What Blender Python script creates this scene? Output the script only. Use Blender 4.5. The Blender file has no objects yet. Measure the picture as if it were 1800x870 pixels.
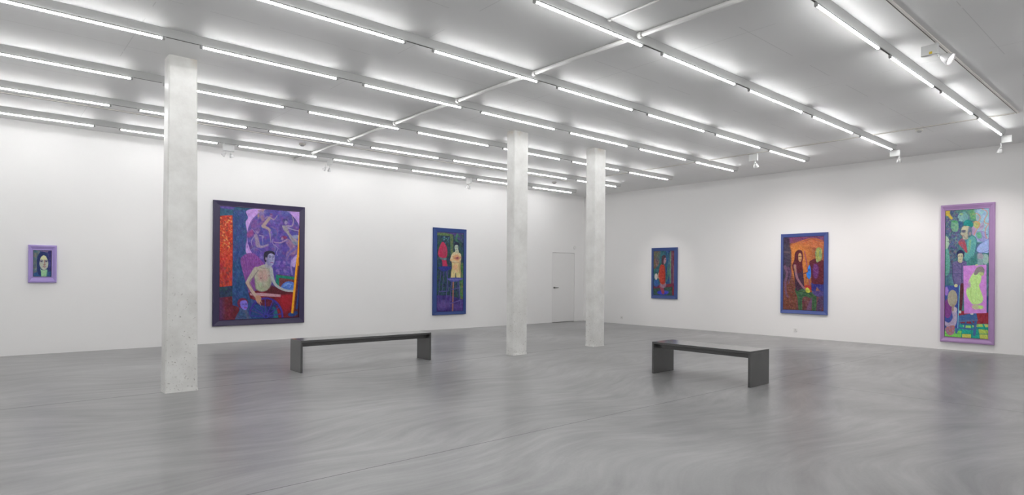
import bpy, bmesh, math
import numpy as np
from mathutils import Vector, Matrix

scene = bpy.context.scene
COL = scene.collection

# ------------------------------------------------------------------ place (metres)
XL, XR = -4.6, 14.33          # wall behind-left, right wall
YB, YF = -3.0, 12.98          # wall behind the viewer, long left wall
HC = 3.884                    # ceiling height
EYE = 1.36
ROW_Y = [2.310, 3.926, 5.514, 7.094, 8.823, 10.449, 12.067]
TUBE_R = 0.0125
TUBE_P, TUBE_L, TUBE_S = 1.8936, 1.552, -0.125

# ------------------------------------------------------------------ materials
def srgb(c):
    out = []
    for v in c:
        v /= 255.0
        out.append(v / 12.92 if v <= 0.04045 else ((v + 0.055) / 1.055) ** 2.4)
    return out

def new_mat(name):
    m = bpy.data.materials.new(name)
    m.use_nodes = True
    nt = m.node_tree
    return m, nt, nt.nodes['Principled BSDF']

def N(nt, t, **kw):
    n = nt.nodes.new(t)
    for k, v in kw.items():
        setattr(n, k, v)
    return n

def plain(name, rgb, rough=0.5, metal=0.0, noise=0.0, nscale=20.0, spec=0.5, bump=0.0):
    m, nt, b = new_mat(name)
    b.inputs['Roughness'].default_value = rough
    b.inputs['Metallic'].default_value = metal
    b.inputs['Specular IOR Level'].default_value = spec
    c = srgb(rgb)
    tc = N(nt, 'ShaderNodeTexCoord')
    nz = N(nt, 'ShaderNodeTexNoise')
    nz.inputs['Scale'].default_value = nscale
    nz.inputs['Detail'].default_value = 5
    nt.links.new(tc.outputs['Object'], nz.inputs['Vector'])
    mx = N(nt, 'ShaderNodeMix', data_type='RGBA')
    mx.inputs[6].default_value = [max(0, v * (1 - noise)) for v in c] + [1]
    mx.inputs[7].default_value = [min(1, v * (1 + noise)) for v in c] + [1]
    nt.links.new(nz.outputs['Fac'], mx.inputs[0])
    nt.links.new(mx.outputs[2], b.inputs['Base Color'])
    if bump:
        bp = N(nt, 'ShaderNodeBump')
        bp.inputs['Strength'].default_value = bump
        bp.inputs['Distance'].default_value = 0.004
        nt.links.new(nz.outputs['Fac'], bp.inputs['Height'])
        nt.links.new(bp.outputs['Normal'], b.inputs['Normal'])
    return m

def emit(name, rgb, strength):
    m, nt, b = new_mat(name)
    b.inputs['Base Color'].default_value = (0.8, 0.8, 0.8, 1)
    b.inputs['Emission Color'].default_value = srgb(rgb) + [1]
    b.inputs['Emission Strength'].default_value = strength
    return m

def math_node(nt, op, a, b=None, c=None):
    n = N(nt, 'ShaderNodeMath', operation=op)
    for i, v in enumerate((a, b, c)):
        if v is None:
            continue
        if isinstance(v, (int, float)):
            n.inputs[i].default_value = v
        else:
            nt.links.new(v, n.inputs[i])
    return n.outputs[0]

def concrete_floor():
    m, nt, b = new_mat('power trowelled concrete')
    L = nt.links.new
    tc = N(nt, 'ShaderNodeTexCoord')
    P = tc.outputs['Object']
    # slow swirl warp of the coordinates: the arcs left by the trowel
    w = N(nt, 'ShaderNodeTexNoise'); w.inputs['Scale'].default_value = 0.33; w.inputs['Detail'].default_value = 1.5
    L(P, w.inputs['Vector'])
    sub = N(nt, 'ShaderNodeVectorMath', operation='SUBTRACT'); sub.inputs[1].default_value = (0.5, 0.5, 0.5)
    L(w.outputs['Color'], sub.inputs[0])
    sc = N(nt, 'ShaderNodeVectorMath', operation='SCALE'); sc.inputs['Scale'].default_value = 2.6
    L(sub.outputs[0], sc.inputs[0])
    add = N(nt, 'ShaderNodeVectorMath', operation='ADD')
    L(P, add.inputs[0]); L(sc.outputs[0], add.inputs[1])
    mp = N(nt, 'ShaderNodeMapping'); mp.inputs['Rotation'].default_value = (0, 0, math.radians(-35)); mp.inputs['Scale'].default_value = (0.5, 3.0, 1)
    L(add.outputs[0], mp.inputs['Vector'])
    streak = N(nt, 'ShaderNodeTexNoise'); streak.inputs['Scale'].default_value = 2.2; streak.inputs['Detail'].default_value = 10; streak.inputs['Roughness'].default_value = 0.63
    L(mp.outputs[0], streak.inputs['Vector'])
    cloud = N(nt, 'ShaderNodeTexNoise'); cloud.inputs['Scale'].default_value = 0.55; cloud.inputs['Detail'].default_value = 5
    L(P, cloud.inputs['Vector'])
    grain = N(nt, 'ShaderNodeTexNoise'); grain.inputs['Scale'].default_value = 45; grain.inputs['Detail'].default_value = 3
    L(P, grain.inputs['Vector'])
    v = math_node(nt, 'MULTIPLY', streak.outputs['Fac'], 0.45)
    v = math_node(nt, 'MULTIPLY_ADD', cloud.outputs['Fac'], 0.52, v)
    v = math_node(nt, 'MULTIPLY_ADD', grain.outputs['Fac'], 0.05, v)
    ramp = N(nt, 'ShaderNodeValToRGB')
    e = ramp.color_ramp.elements
    e[0].position = 0.33; e[0].color = srgb((FL_D,) * 3) + [1]
    e[1].position = 0.70; e[1].color = srgb((FL_L,) * 3) + [1]
    mid = ramp.color_ramp.elements.new(0.52); mid.color = srgb((FL_M, FL_M, FL_M)) + [1]
    L(v, ramp.inputs['Fac'])
    # construction joints: one under the pillars, one mid floor, one square to it
    sx = N(nt, 'ShaderNodeSeparateXYZ'); L(P, sx.inputs[0])
    x, y = sx.outputs[0], sx.outputs[1]
    def line(val, pos, half):
        d = math_node(nt, 'ABSOLUTE', math_node(nt, 'SUBTRACT', val, pos))
        return math_node(nt, 'LESS_THAN', d, half)
    wob = math_node(nt, 'MULTIPLY', math_node(nt, 'SUBTRACT', cloud.outputs['Fac'], 0.5), 0.03)
    j1 = line(math_node(nt, 'ADD', math_node(nt, 'MULTIPLY_ADD', x, -0.0205, y), wob), 7.912, 0.013)
    j2 = line(y, 3.915, 0.005)
    j3 = math_node(nt, 'MULTIPLY', line(x, 8.14, 0.006), math_node(nt, 'LESS_THAN', y, 3.915))
    # all joints in one mask, the first a little fainter
    j = math_node(nt, 'MAXIMUM', math_node(nt, 'MULTIPLY', j1, 0.85), math_node(nt, 'MULTIPLY', math_node(nt, 'MAXIMUM', j2, j3), 0.95))
    mx = N(nt, 'ShaderNodeMix', data_type='RGBA')
    L(j, mx.inputs[0]); L(ramp.outputs['Color'], mx.inputs[6]); mx.inputs[7].default_value = srgb((54, 53, 54)) + [1]
    L(mx.outputs[2], b.inputs['Base Color'])
    rr = N(nt, 'ShaderNodeMapRange'); rr.inputs[1].default_value = 0.3; rr.inputs[2].default_value = 0.7
    rr.inputs[3].default_value = 0.285; rr.inputs[4].default_value = 0.31
    L(cloud.outputs['Fac'], rr.inputs[0]); L(rr.outputs[0], b.inputs['Roughness'])
    b.inputs['Specular IOR Level'].default_value = 0.5
    return m

def painted_ceiling():
    m, nt, b = new_mat('painted ceiling boards')
    L = nt.links.new
    tc = N(nt, 'ShaderNodeTexCoord'); P = tc.outputs['Object']
    sx = N(nt, 'ShaderNodeSeparateXYZ'); L(P, sx.inputs[0])
    x, y = sx.outputs[0], sx.outputs[1]
    nz = N(nt, 'ShaderNodeTexNoise'); nz.inputs['Scale'].default_value = 1.1; nz.inputs['Detail'].default_value = 6
    L(P, nz.inputs['Vector'])
    def seams(val, off, pitch, half):
        f = math_node(nt, 'FRACT', math_node(nt, 'DIVIDE', math_node(nt, 'SUBTRACT', val, off), pitch))
        d = math_node(nt, 'ABSOLUTE', math_node(nt, 'SUBTRACT', f, 0.5))
        return math_node(nt, 'LESS_THAN', d, half / pitch)
    s = math_node(nt, 'MAXIMUM', seams(y, 2.33, 1.60, 0.004), seams(x, 0.05, 2.35, 0.004))
    patch = math_node(nt, 'GREATER_THAN', nz.outputs['Fac'], 0.47)
    s = math_node(nt, 'MULTIPLY', math_node(nt, 'MULTIPLY', s, patch), 0.20)
    mx = N(nt, 'ShaderNodeMix', data_type='RGBA')
    mx.inputs[6].default_value = srgb((CE - 3, CE - 3, CE - 3)) + [1]; mx.inputs[7].default_value = srgb((CE + 3, CE + 3, CE + 2)) + [1]
    L(nz.outputs['Fac'], mx.inputs[0])
    m2 = N(nt, 'ShaderNodeMix', data_type='RGBA')
    L(s, m2.inputs[0]); L(mx.outputs[2], m2.inputs[6]); m2.inputs[7].default_value = srgb((110, 110, 110)) + [1]
    L(m2.outputs[2], b.inputs['Base Color'])
    b.inputs['Roughness'].default_value = 0.55
    return m

def pillar_concrete():
    m, nt, b = new_mat('whitewashed concrete')
    L = nt.links.new
    tc = N(nt, 'ShaderNodeTexCoord'); P = tc.outputs['Object']
    a = N(nt, 'ShaderNodeTexNoise'); a.inputs['Scale'].default_value = 3.0; a.inputs['Detail'].default_value = 8; a.inputs['Roughness'].default_value = 0.65
    L(P, a.inputs['Vector'])
    pits = N(nt, 'ShaderNodeTexNoise'); pits.inputs['Scale'].default_value = 42; pits.inputs['Detail'].default_value = 4
    L(P, pits.inputs['Vector'])
    ramp = N(nt, 'ShaderNodeValToRGB'); e = ramp.color_ramp.elements
    e[0].position = 0.28; e[0].color = srgb((218, 217, 213)) + [1]
    e[1].position = 0.66; e[1].color = srgb((240, 240, 237)) + [1]
    L(a.outputs['Fac'], ramp.inputs['Fac'])
    # worn, pitted patches grow towards the foot of the pillar
    sx = N(nt, 'ShaderNodeSeparateXYZ'); L(P, sx.inputs[0])
    foot = N(nt, 'ShaderNodeMapRange'); foot.inputs[1].default_value = 2.0; foot.inputs[2].default_value = 0.0
    foot.inputs[3].default_value = 0.0; foot.inputs[4].default_value = 0.13
    L(sx.outputs[2], foot.inputs[0])
    thr = math_node(nt, 'SUBTRACT', 0.72, foot.outputs[0])
    d = N(nt, 'ShaderNodeMapRange'); d.inputs[1].default_value = 0.0; d.inputs[2].default_value = 0.10
    L(math_node(nt, 'SUBTRACT', pits.outputs['Fac'], thr), d.inputs[0])
    mx = N(nt, 'ShaderNodeMix', data_type='RGBA')
    L(math_node(nt, 'MULTIPLY', d.outputs[0], 0.55), mx.inputs[0])
    L(ramp.outputs['Color'], mx.inputs[6]); mx.inputs[7].default_value = srgb((142, 136, 130)) + [1]
    # rusty water stain under the slab
    top = N(nt, 'ShaderNodeMapRange'); top.inputs[1].default_value = 3.72; top.inputs[2].default_value = 3.88
    top.inputs[3].default_value = 0.0; top.inputs[4].default_value = 0.5
    L(sx.outputs[2], top.inputs[0])
    st = N(nt, 'ShaderNodeMapRange'); st.inputs[1].default_value = 0.5; st.inputs[2].default_value = 0.65
    L(a.outputs['Fac'], st.inputs[0])
    m2 = N(nt, 'ShaderNodeMix', data_type='RGBA')
    L(math_node(nt, 'MULTIPLY', top.outputs[0], st.outputs[0]), m2.inputs[0])
    L(mx.outputs[2], m2.inputs[6]); m2.inputs[7].default_value = srgb((176, 152, 118)) + [1]
    L(m2.outputs[2], b.inputs['Base Color'])
    b.inputs['Roughness'].default_value = 0.33
    bp = N(nt, 'ShaderNodeBump'); bp.inputs['Strength'].default_value = 0.25; bp.inputs['Distance'].default_value = 0.004
    L(pits.outputs['Fac'], bp.inputs['Height']); L(bp.outputs['Normal'], b.inputs['Normal'])
    return m

FL_D, FL_M, FL_L = 106, 140, 168
CE = 236
TUBE_POWER = 41.0
M_FLOOR = concrete_floor()
M_CEIL = painted_ceiling()
M_WALL = plain('white wall paint', (242, 241, 240), 0.6, noise=0.01, nscale=2.0)
M_DOOR = plain('white door lacquer', (235, 234, 233), 0.45, noise=0.01)
M_PILLAR = pillar_concrete()
M_HOUSING = plain('white powder coated steel', (205, 206, 205), 0.4, noise=0.02)
M_SLOT = plain('dark track slot', (96, 94, 92), 0.6)
M_HOLDER = plain('grey lamp holder plastic', (178, 178, 178), 0.5)
M_TUBE = emit('lit fluorescent tube', (255, 255, 255), TUBE_POWER)
M_TUBE_TOP = plain('white unlit top of the tube', (225, 225, 225), 0.5)  # upper tube faces left unlit, added to weaken the glow on the ceiling
M_PIPE = plain('white pipe paint', (220, 220, 218), 0.35, noise=0.02)
M_TRACK = plain('cream track aluminium', (230, 226, 220), 0.45)
M_SPOT = plain('white spotlight enamel', (228, 229, 228), 0.35)
M_BELL = plain('silver reflector aluminium', (224, 224, 224), 0.3, metal=0.35)
M_STICKER = plain('yellow sticker vinyl', (226, 200, 60), 0.5)
M_LAMP = emit('lit spotlight lens', (255, 248, 250), 3.0)
M_STEEL = plain('brushed steel', (120, 120, 118), 0.35, metal=0.9)
M_BENCH = plain('charcoal satin lacquer', (70, 70, 70), 0.22, noise=0.05, nscale=6.0, spec=0.75)
_b = M_BENCH.node_tree.nodes['Principled BSDF']; _b.inputs['Coat Weight'].default_value = 0.5; _b.inputs['Coat Roughness'].default_value = 0.16; _b.inputs['Coat IOR'].default_value = 1.7
M_PLASTIC = plain('white plastic', (232, 231, 229), 0.4)
M_HOLE = plain('dark socket holes', (110, 110, 110), 0.8)
M_DETECT = plain('ivory detector plastic', (214, 212, 206), 0.5)

# ------------------------------------------------------------------ mesh helpers
def link(name, bm, mat, parent=None, smooth=False, mats=None):
    me = bpy.data.meshes.new(name)
    bmesh.ops.recalc_face_normals(bm, faces=bm.faces)
    bm.to_mesh(me); bm.free()
    for m_ in ([mat] if mats is None else mats):
        me.materials.append(m_)
    if smooth:
        for p in me.polygons:
            p.use_smooth = True
    o = bpy.data.objects.new(name, me)
    COL.objects.link(o)
    if parent is not None:
        o.parent = parent
    return o

def empty(name, loc, label, cat, group=None):
    o = bpy.data.objects.new(name, None)
    o.empty_display_size = 0.1
    COL.objects.link(o)
    o.location = loc
    tag(o, label, cat, group)
    return o

def tag(o, label, cat, group=None):
    o['label'] = label; o['category'] = cat
    if group:
        o['group'] = group

def structure(o):
    o['kind'] = 'structure'
    return o

def add_box(bm, x0, x1, y0, y1, z0, z1, bevel=0.0, mi=0):
    g = bmesh.ops.create_cube(bm, size=1.0)
    vs = g['verts']
    for v in vs:
        v.co = Vector(((x0 + x1) / 2 + v.co.x * (x1 - x0), (y0 + y1) / 2 + v.co.y * (y1 - y0), (z0 + z1) / 2 + v.co.z * (z1 - z0)))
    fs = {f for v in vs for f in v.link_faces}
    for f in fs:
        f.material_index = mi
    if bevel > 0:
        es = list({e for v in vs for e in v.link_edges})
        bmesh.ops.bevel(bm, geom=es, offset=bevel, segments=2, affect='EDGES', profile=0.5)
    return vs

def frame_of(d):
    d = Vector(d).normalized()
    a = Vector((0, 0, 1)) if abs(d.z) < 0.9 else Vector((1, 0, 0))
    u = d.cross(a).normalized()
    return d, u, d.cross(u).normalized()

def add_lathe(bm, p, d, prof, seg=20, cap0=True, cap1=True, mi=0):
    """revolve (distance along d, radius) pairs about the axis p + t d"""
    d, u, v = frame_of(d)
    p = Vector(p)
    rings = []
    for t, r in prof:
        rings.append([bm.verts.new(p + d * t + (u * math.cos(2 * math.pi * k / seg) + v * math.sin(2 * math.pi * k / seg)) * r) for k in range(seg)])
    for a, b in zip(rings, rings[1:]):
        for k in range(seg):
            f = bm.faces.new((a[k], a[(k + 1) % seg], b[(k + 1) % seg], b[k])); f.material_index = mi; f.smooth = True
    if cap0:
        bm.faces.new(rings[0]).material_index = mi
    if cap1:
        bm.faces.new(rings[-1]).material_index = mi

def add_rod(bm, a, b, r, seg=12, mi=0):
    a, b = Vector(a), Vector(b)
    add_lathe(bm, a, b - a, [(0, r), ((b - a).length, r)], seg, mi=mi)

# ------------------------------------------------------------------ room shell
T = 0.2
bm = bmesh.new(); add_box(bm, XL - T, XR + T, YB - T, YF + T, -0.2, 0.0)
structure(link('floor', bm, M_FLOOR))
bm = bmesh.new(); add_box(bm, XL - T, XR + T, YB - T, YF + T, HC, HC + 0.1)
structure(link('ceiling', bm, M_CEIL))
DX0, DX1, DH = 12.945, 13.905, 2.105         # door opening in the long wall
bm = bmesh.new()
add_box(bm, XL - T, DX0, YF, YF + T, 0, HC)
add_box(bm, DX1, XR + T, YF, YF + T, 0, HC)
add_box(bm, DX0, DX1, YF, YF + T, DH, HC)
add_box(bm, DX0, DX1, YF + 0.08, YF + T, 0, DH)
structure(link('wall_left', bm, M_WALL))
bm = bmesh.new(); add_box(bm, XR, XR + T, YB - T, YF, 0, HC)
structure(link('wall_right', bm, M_WALL))
bm = bmesh.new(); add_box(bm, XL - T, XR, YB - T, YB, 0, HC)
structure(link('wall_back', bm, M_WALL))
bm = bmesh.new(); add_box(bm, XL - T, XL, YB, YF, 0, HC)
structure(link('wall_behind', bm, M_WALL))

# flush door leaf with its lever handle
bm = bmesh.new(); add_box(bm, DX0 + 0.008, DX1 - 0.006, YF + 0.004, YF + 0.05, 0.012, DH - 0.008, 0.002)
door = structure(link('door_1', bm, M_DOOR))
bm = bmesh.new()
hx, hz = DX0 + 0.075, 1.045
add_lathe(bm, (hx, YF + 0.005, hz), (0, -1, 0), [(0, 0.026), (0.008, 0.026), (0.010, 0.022)], 20)
add_rod(bm, (hx, YF, hz), (hx, YF - 0.052, hz), 0.010)
add_rod(bm, (hx - 0.008, YF - 0.05, hz), (hx + 0.135, YF - 0.05, hz), 0.010)
h = link('door_handle', bm, M_STEEL, door)
h['label'] = 'dark steel lever handle'

# ------------------------------------------------------------------ pillars
def pillar(bot, top, label):
    """bot / top: (x0, x1, y0, y1) at the floor and at the slab"""
    bm = bmesh.new()
    rings = []
    for (x0, x1, y0, y1), z in ((bot, 0.0), (bot, 0.045), (top, HC - 0.05), (top, HC)):
        c = 0.012
        pts = [(x0 + c, y0), (x1 - c, y0), (x1, y0 + c), (x1, y1 - c), (x1 - c, y1), (x0 + c, y1), (x0, y1 - c), (x0, y0 + c)]
        rings.append([bm.verts.new((a, b, z)) for a, b in pts])
    # slight flare of old mortar where the pillar meets the floor
    cx, cy = (bot[0] + bot[1]) / 2, (bot[2] + bot[3]) / 2
    for v in rings[0]:
        v.co.x += 0.006 * (1 if v.co.x > cx else -1); v.co.y += 0.006 * (1 if v.co.y > cy else -1)
    for a, b in zip(rings, rings[1:]):
        for k in range(8):
            bm.faces.new((a[k], a[(k + 1) % 8], b[(k + 1) % 8], b[k]))
    bm.faces.new(rings[0]); bm.faces.new(rings[-1])
    o = link('concrete_pillar', bm, M_PILLAR)
    tag(o, label, 'pillar', 'square concrete pillars')
pillar((1.612, 1.953, 7.838, 8.058), (1.632, 1.930, 7.866, 8.092), 'whitewashed square concrete pillar at left, nearest and widest, beside the small lavender framed portrait')
pillar((6.965, 7.285, 7.925, 8.120), (6.925, 7.250, 7.885, 8.095), 'middle white concrete pillar with a rusty stain at its top, left of the door')
pillar((9.085, 9.405, 7.955, 8.175), (9.02, 9.345, 7.895, 8.130), 'farthest white concrete pillar, right of the door, hiding the room corner')

# ------------------------------------------------------------------ fluorescent rows
def tube_mesh(x0, y):
    z = HC - 0.10
    bm = bmesh.new()
    add_lathe(bm, (x0 + 0.022, y, z), (1, 0, 0), [(0, 0.008), (0.004, TUBE_R), (TUBE_L - 0.048, TUBE_R), (TUBE_L - 0.044, 0.008)], 16)
    bm.normal_update()
    for f in bm.faces:
        n = f.calc_center_median() - Vector((f.calc_center_median().x, y, z))
        if n.length > 1e-6 and n.normalized().z > 0.25:
            f.material_index = 1
    return bm
def holder_mesh(x, y):
    bm = bmesh.new()
    add_box(bm, x - 0.013, x + 0.013, y - 0.014, y + 0.014, HC - 0.116, HC - 0.080, 0.003)
    return bm
ROW_LABELS = [
    'white fluorescent ceiling light row at far right, nearest the big track spotlight',
    'fluorescent ceiling light row second from the right, a spotlight hanging at its far end',
    'fluorescent ceiling light row third from the right, ending bare before the right wall',
    'middle fluorescent ceiling light row, passing just in front of the nearest pillar top',
    'fluorescent ceiling light row passing right behind the nearest pillar top',
    'fluorescent ceiling light row second from the long left wall, a pale track close behind it',
    'fluorescent ceiling light row closest to the long left wall, carrying twin spotlights',
    'assumed unseen fluorescent ceiling light row overhead, right of the picture and past the big spotlight',
    'assumed unseen fluorescent ceiling light row behind the viewer, last one before the back wall',
]
ROW_START = [2, 1, 0, -1, -1, -1, -1]
X_END = 12.96
for k, y in enumerate(ROW_Y + [0.69, -0.92]):  # last two rows are assumed, out of view, added to brighten the right side
    r = empty('fluorescent_light_row', (TUBE_S, y, HC), ROW_LABELS[k], 'ceiling light', 'fluorescent ceiling light rows')
    inv = Matrix.Translation((-TUBE_S, -y, -HC))
    def part(name, bm, mat, mats=None, smooth=False):
        bmesh.ops.transform(bm, matrix=inv, verts=bm.verts)
        return link(name, bm, mat, r, mats=mats, smooth=smooth)
    bm = bmesh.new()
    sec = [(-0.034, 0.0), (-0.034, -0.010), (-0.013, -0.082), (0.013, -0.082), (0.034, -0.010), (0.034, 0.0)]
    ea, eb = ([bm.verts.new((xx, y + a, HC + b)) for a, b in sec] for xx in (XL + 0.3, X_END))
    for q in range(6):
        bm.faces.new((ea[q], ea[(q + 1) % 6], eb[(q + 1) % 6], eb[q]))
    bm.faces.new(ea); bm.faces.new(eb)
    part('housing', bm, M_HOUSING)
    n0 = -2
    for n in range(n0, 7):
        x0 = TUBE_S + n * TUBE_P
        part('fluorescent_tube', tube_mesh(x0, y), None, mats=[M_TUBE, M_TUBE_TOP])
        part('lamp_holder', holder_mesh(x0 + 0.008, y), M_HOLDER)
        part('lamp_holder', holder_mesh(x0 + TUBE_L - 0.008, y), M_HOLDER)
        bm = bmesh.new()
        xa = x0 + TUBE_L + 0.02
        xb = min(xa + TUBE_P - TUBE_L - 0.04, X_END - 0.02)
        add_box(bm, xa, xb, y - 0.006, y + 0.006, HC - 0.0845, HC - 0.0815)
        part('power_slot', bm, M_SLOT)

# ------------------------------------------------------------------ pipes between the rows
PX = 5.10
PIPE_LABELS = [
    'white ceiling pipe at top right, nearest piece, between the two rightmost light rows',
    'white ceiling pipe between the second and third light rows from the right',
    'white ceiling pipe between the third light row from right and the middle row',
    'white ceiling pipe between the middle light row and the row behind the nearest pillar',
    'white ceiling pipe between the second and third light rows from the left wall',
    'short white ceiling pipe between the two light rows closest to the left wall',
    'shortest white ceiling pipe, between the last light row and the left wall',
]
ends = ROW_Y + [YF]
for k in range(7):
    y0, y1 = ends[k] + 0.035, ends[k + 1] - (0.035 if k < 6 else 0.0)
    p = empty('ceiling_pipe', (PX, y0, HC), PIPE_LABELS[k], 'pipe', 'white pipe pieces across the ceiling')
    bm = bmesh.new(); ln = y1 - y0
    add_rod(bm, (0, 0.0, -0.034), (0, ln, -0.034), 0.024, 16)
    link('pipe', bm, M_PIPE, p)
    for yy in (0.0, ln - 0.05):
        bm = bmesh.new()
        add_lathe(bm, (0, yy, -0.034), (0, 1, 0), [(0, 0.029), (0.004, 0.033), (0.046, 0.033), (0.05, 0.029)], 16)
        link('collar', bm, M_PIPE, p)
    bm = bmesh.new()
    add_box(bm, 0.075, 0.088, 0.02, ln - 0.02, -0.020, 0.0, 0.002)
    link('cable_duct', bm, M_PIPE, p)
# thin conduit starting at the second row
bm = bmesh.new()
add_rod(bm, (4.62, 2.345, HC - 0.011), (4.62, 3.891, HC - 0.011), 0.010, 10)
add_box(bm, 4.605, 4.635, 3.85, 3.885, HC - 0.024, HC, 0.003)
o = link('ceiling_conduit', bm, M_PIPE)
tag(o, 'thin white conduit on the ceiling left of the large pipe, at top right of centre', 'conduit')

# ------------------------------------------------------------------ spotlight tracks
def track(a, b, label):
    bm = bmesh.new()
    a, b = Vector(a), Vector(b)
    along_x = abs(b.x - a.x) > abs(b.y - a.y)
    w = 0.018
    if along_x:
        add_box(bm, a.x, b.x, a.y - w, a.y + w, HC - 0.012, HC, 0.002)
        add_box(bm, a.x + 0.02, b.x - 0.02, a.y + 0.004, a.y + 0.012, HC - 0.0135, HC - 0.011, mi=1)
    else:
        add_box(bm, a.x - w, a.x + w, a.y, b.y, HC - 0.012, HC, 0.002)
        add_box(bm, a.x - 0.004, a.x + 0.004, a.y + 0.02, b.y - 0.02, HC - 0.0135, HC - 0.011, mi=1)
    o = link('lighting_track', bm, None, mats=[M_TRACK, M_SLOT])
    tag(o, label, 'track', 'spotlight tracks on the ceiling')
TX, TY = 11.72, 1.925
track((-1.0, TY, HC), (TX + 0.018, TY, HC), 'cream lighting track on the ceiling carrying the big spotlight at upper right')
# the cross track runs in pieces between the light rows
cross = [TY + 0.018] + ROW_Y[:6]
seg_lab = [
    'pale cross track piece from the upper right track corner to the rightmost light row',
    'pale cross track piece beside a smoke detector, between the two rightmost light rows',
    'pale cross track piece between the second and third light rows from the right',
    'pale cross track piece carrying a spotlight, between the third and middle light rows',
    'pale cross track piece just beyond the middle light row, towards the left wall',
    'farthest pale cross track piece, reaching the second light row from the left wall',
]
for k in range(6):
    y0 = cross[k] + (0 if k == 0 else 0.035)
    y1 = cross[k + 1] - 0.035
    track((TX, y0, HC), (TX, y1, HC), seg_lab[k])
track((-1.0, 11.12, HC), (5.06, 11.12, HC), 'pale lighting track along the left wall side, left of the ceiling pipes')
track((5.20, 11.12, HC), (TX, 11.12, HC), 'pale lighting track along the left wall side, right of the ceiling pipes, behind the pillars')

# ------------------------------------------------------------------ spotlights
def spotlight(att, long_dir, size, heads, label, power, sticker=False, arm=0.07, back=0.02, scale=1.0, cone=42):
    """att: point on the track; the gear box hangs below it along long_dir (x or y);
    heads: list of (offset from box bottom, aim direction)"""
    s = empty('spotlight', att, label, 'spotlight', 'spotlights under the ceiling')
    L_, W_, H_ = size
    d = Vector(long_dir)
    bm = bmesh.new()
    c = d * (L_ / 2 - back)
    hx = abs(d.x) * L_ / 2 + abs(d.y) * W_ / 2
    hy = abs(d.y) * L_ / 2 + abs(d.x) * W_ / 2
    add_box(bm, c.x - hx, c.x + hx, c.y - hy, c.y + hy, -0.014 - H_, -0.014, 0.004)
    add_box(bm, -0.012, 0.012, -0.012, 0.012, -0.016, 0.0)
    link('gear_box', bm, M_SPOT, s)
    if sticker:
        bm = bmesh.new()
        q = d * 0.045
        add_box(bm, -hx - 0.0015, -hx + 0.0005, q.y - 0.014, q.y + 0.014, -0.014 - H_ + 0.004, -0.014 - H_ + 0.03)
        link('sticker', bm, M_STICKER, s)
    for off, aim in heads:
        off = Vector(off); aim = Vector(aim).normalized()
        base = Vector((off.x, off.y, -0.014 - H_))
        neck = base + Vector((off.z * aim.x, off.z * aim.y, 0)) + Vector((0, 0, -arm))
        bm = bmesh.new()
        add_rod(bm, base + Vector((0, 0, 0.004)), neck, 0.009, 8)
        add_lathe(bm, neck - Vector((0, 0, 0.0)) - aim * 0.012, aim, [(0, 0.012), (0.004, 0.018), (0.03, 0.020)], 14)
        hd = link('lamp_head', bm, M_SPOT, s)
        bm = bmesh.new()
        k = scale
        prof = [(0.012, 0.020), (0.022, 0.027), (0.045, 0.040), (0.075, 0.052), (0.105, 0.060), (0.118, 0.062), (0.118, 0.058), (0.100, 0.055)]
        add_lathe(bm, neck, aim, [(a * k, r * k) for a, r in prof], 24, True, False)
        rf = link('reflector', bm, M_BELL, hd, smooth=True)
        bm = bmesh.new()
        add_lathe(bm, neck, aim, [(0.101 * k, 0.055 * k), (0.109 * k, 0.050 * k), (0.113 * k, 0.03 * k)], 24, True, True)
        link('lens', bm, M_LAMP, hd, smooth=True)
        ld = bpy.data.lights.new('spot_beam', 'SPOT')
        ld.energy = power; ld.spot_size = math.radians(cone); ld.spot_blend = 1.0; ld.shadow_soft_size = 0.05
        ld.color = (1.0, 0.93, 0.91)
        lo = bpy.data.objects.new('spot_beam', ld)
        COL.objects.link(lo); lo.parent = hd
        lo.location = neck + aim * (0.13 * k)
        lo.rotation_euler = aim.to_track_quat('-Z', 'Y').to_euler()
AY = YF - 0.05
def aim_from(p, q):
    return (Vector(q) - Vector(p))
HB = HC - 0.0135
spotlight((7.61, TY, HB), (0, 1, 0), (0.155, 0.045, 0.105), [((0, -0.012, 0.03), (-0.05, -0.80, -0.55))],
          'large white spotlight with a yellow sticker on the track at upper right', 18, True, 0.03)
p = (TX, 6.0, HB)
spotlight(p, (0, 1, 0), (0.17, 0.05, 0.13), [((0, 0.03, 0.0), (0.75, 0.10, -0.95))],
          'small silver spotlight hanging from the cross track, above the painting with two standing figures', 170, arm=0.04, scale=0.85, cone=110)
p = (12.93, 3.926, HC - 0.085)
spotlight(p, (0, 1, 0), (0.17, 0.05, 0.11), [((0.0, -0.085, 0.02), aim_from(p, (XR, 4.6, 1.4)))],
          'spotlight with square white box at the far end of the second light row from right', 75, arm=0.03, back=0.10, scale=0.75, cone=100)
p = (12.93, 2.310, HC - 0.085)
spotlight(p, (0, -1, 0), (0.14, 0.05, 0.12), [((0.0, 0.03, 0.0), aim_from(p, (XR, 3.1, 1.0)))],
          'spotlight at the far end of the rightmost light row, above the tall lavender framed painting', 75, scale=0.75, cone=100)
yk = ROW_Y[6]
p = (3.42, yk, HC - 0.085)
spotlight(p, (1, 0, 0), (0.20, 0.05, 0.12), [((0.03, 0, 0.0), aim_from(p, (1.2, AY, 1.4))), ((0.12, 0, 0.0), aim_from(p, (4.3, AY, 1.7)))],
          'twin headed white spotlight by the left wall, first to the right of the nearest pillar', 20, arm=0.04, scale=0.62)
p = (5.52, yk, HC - 0.085)
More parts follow.
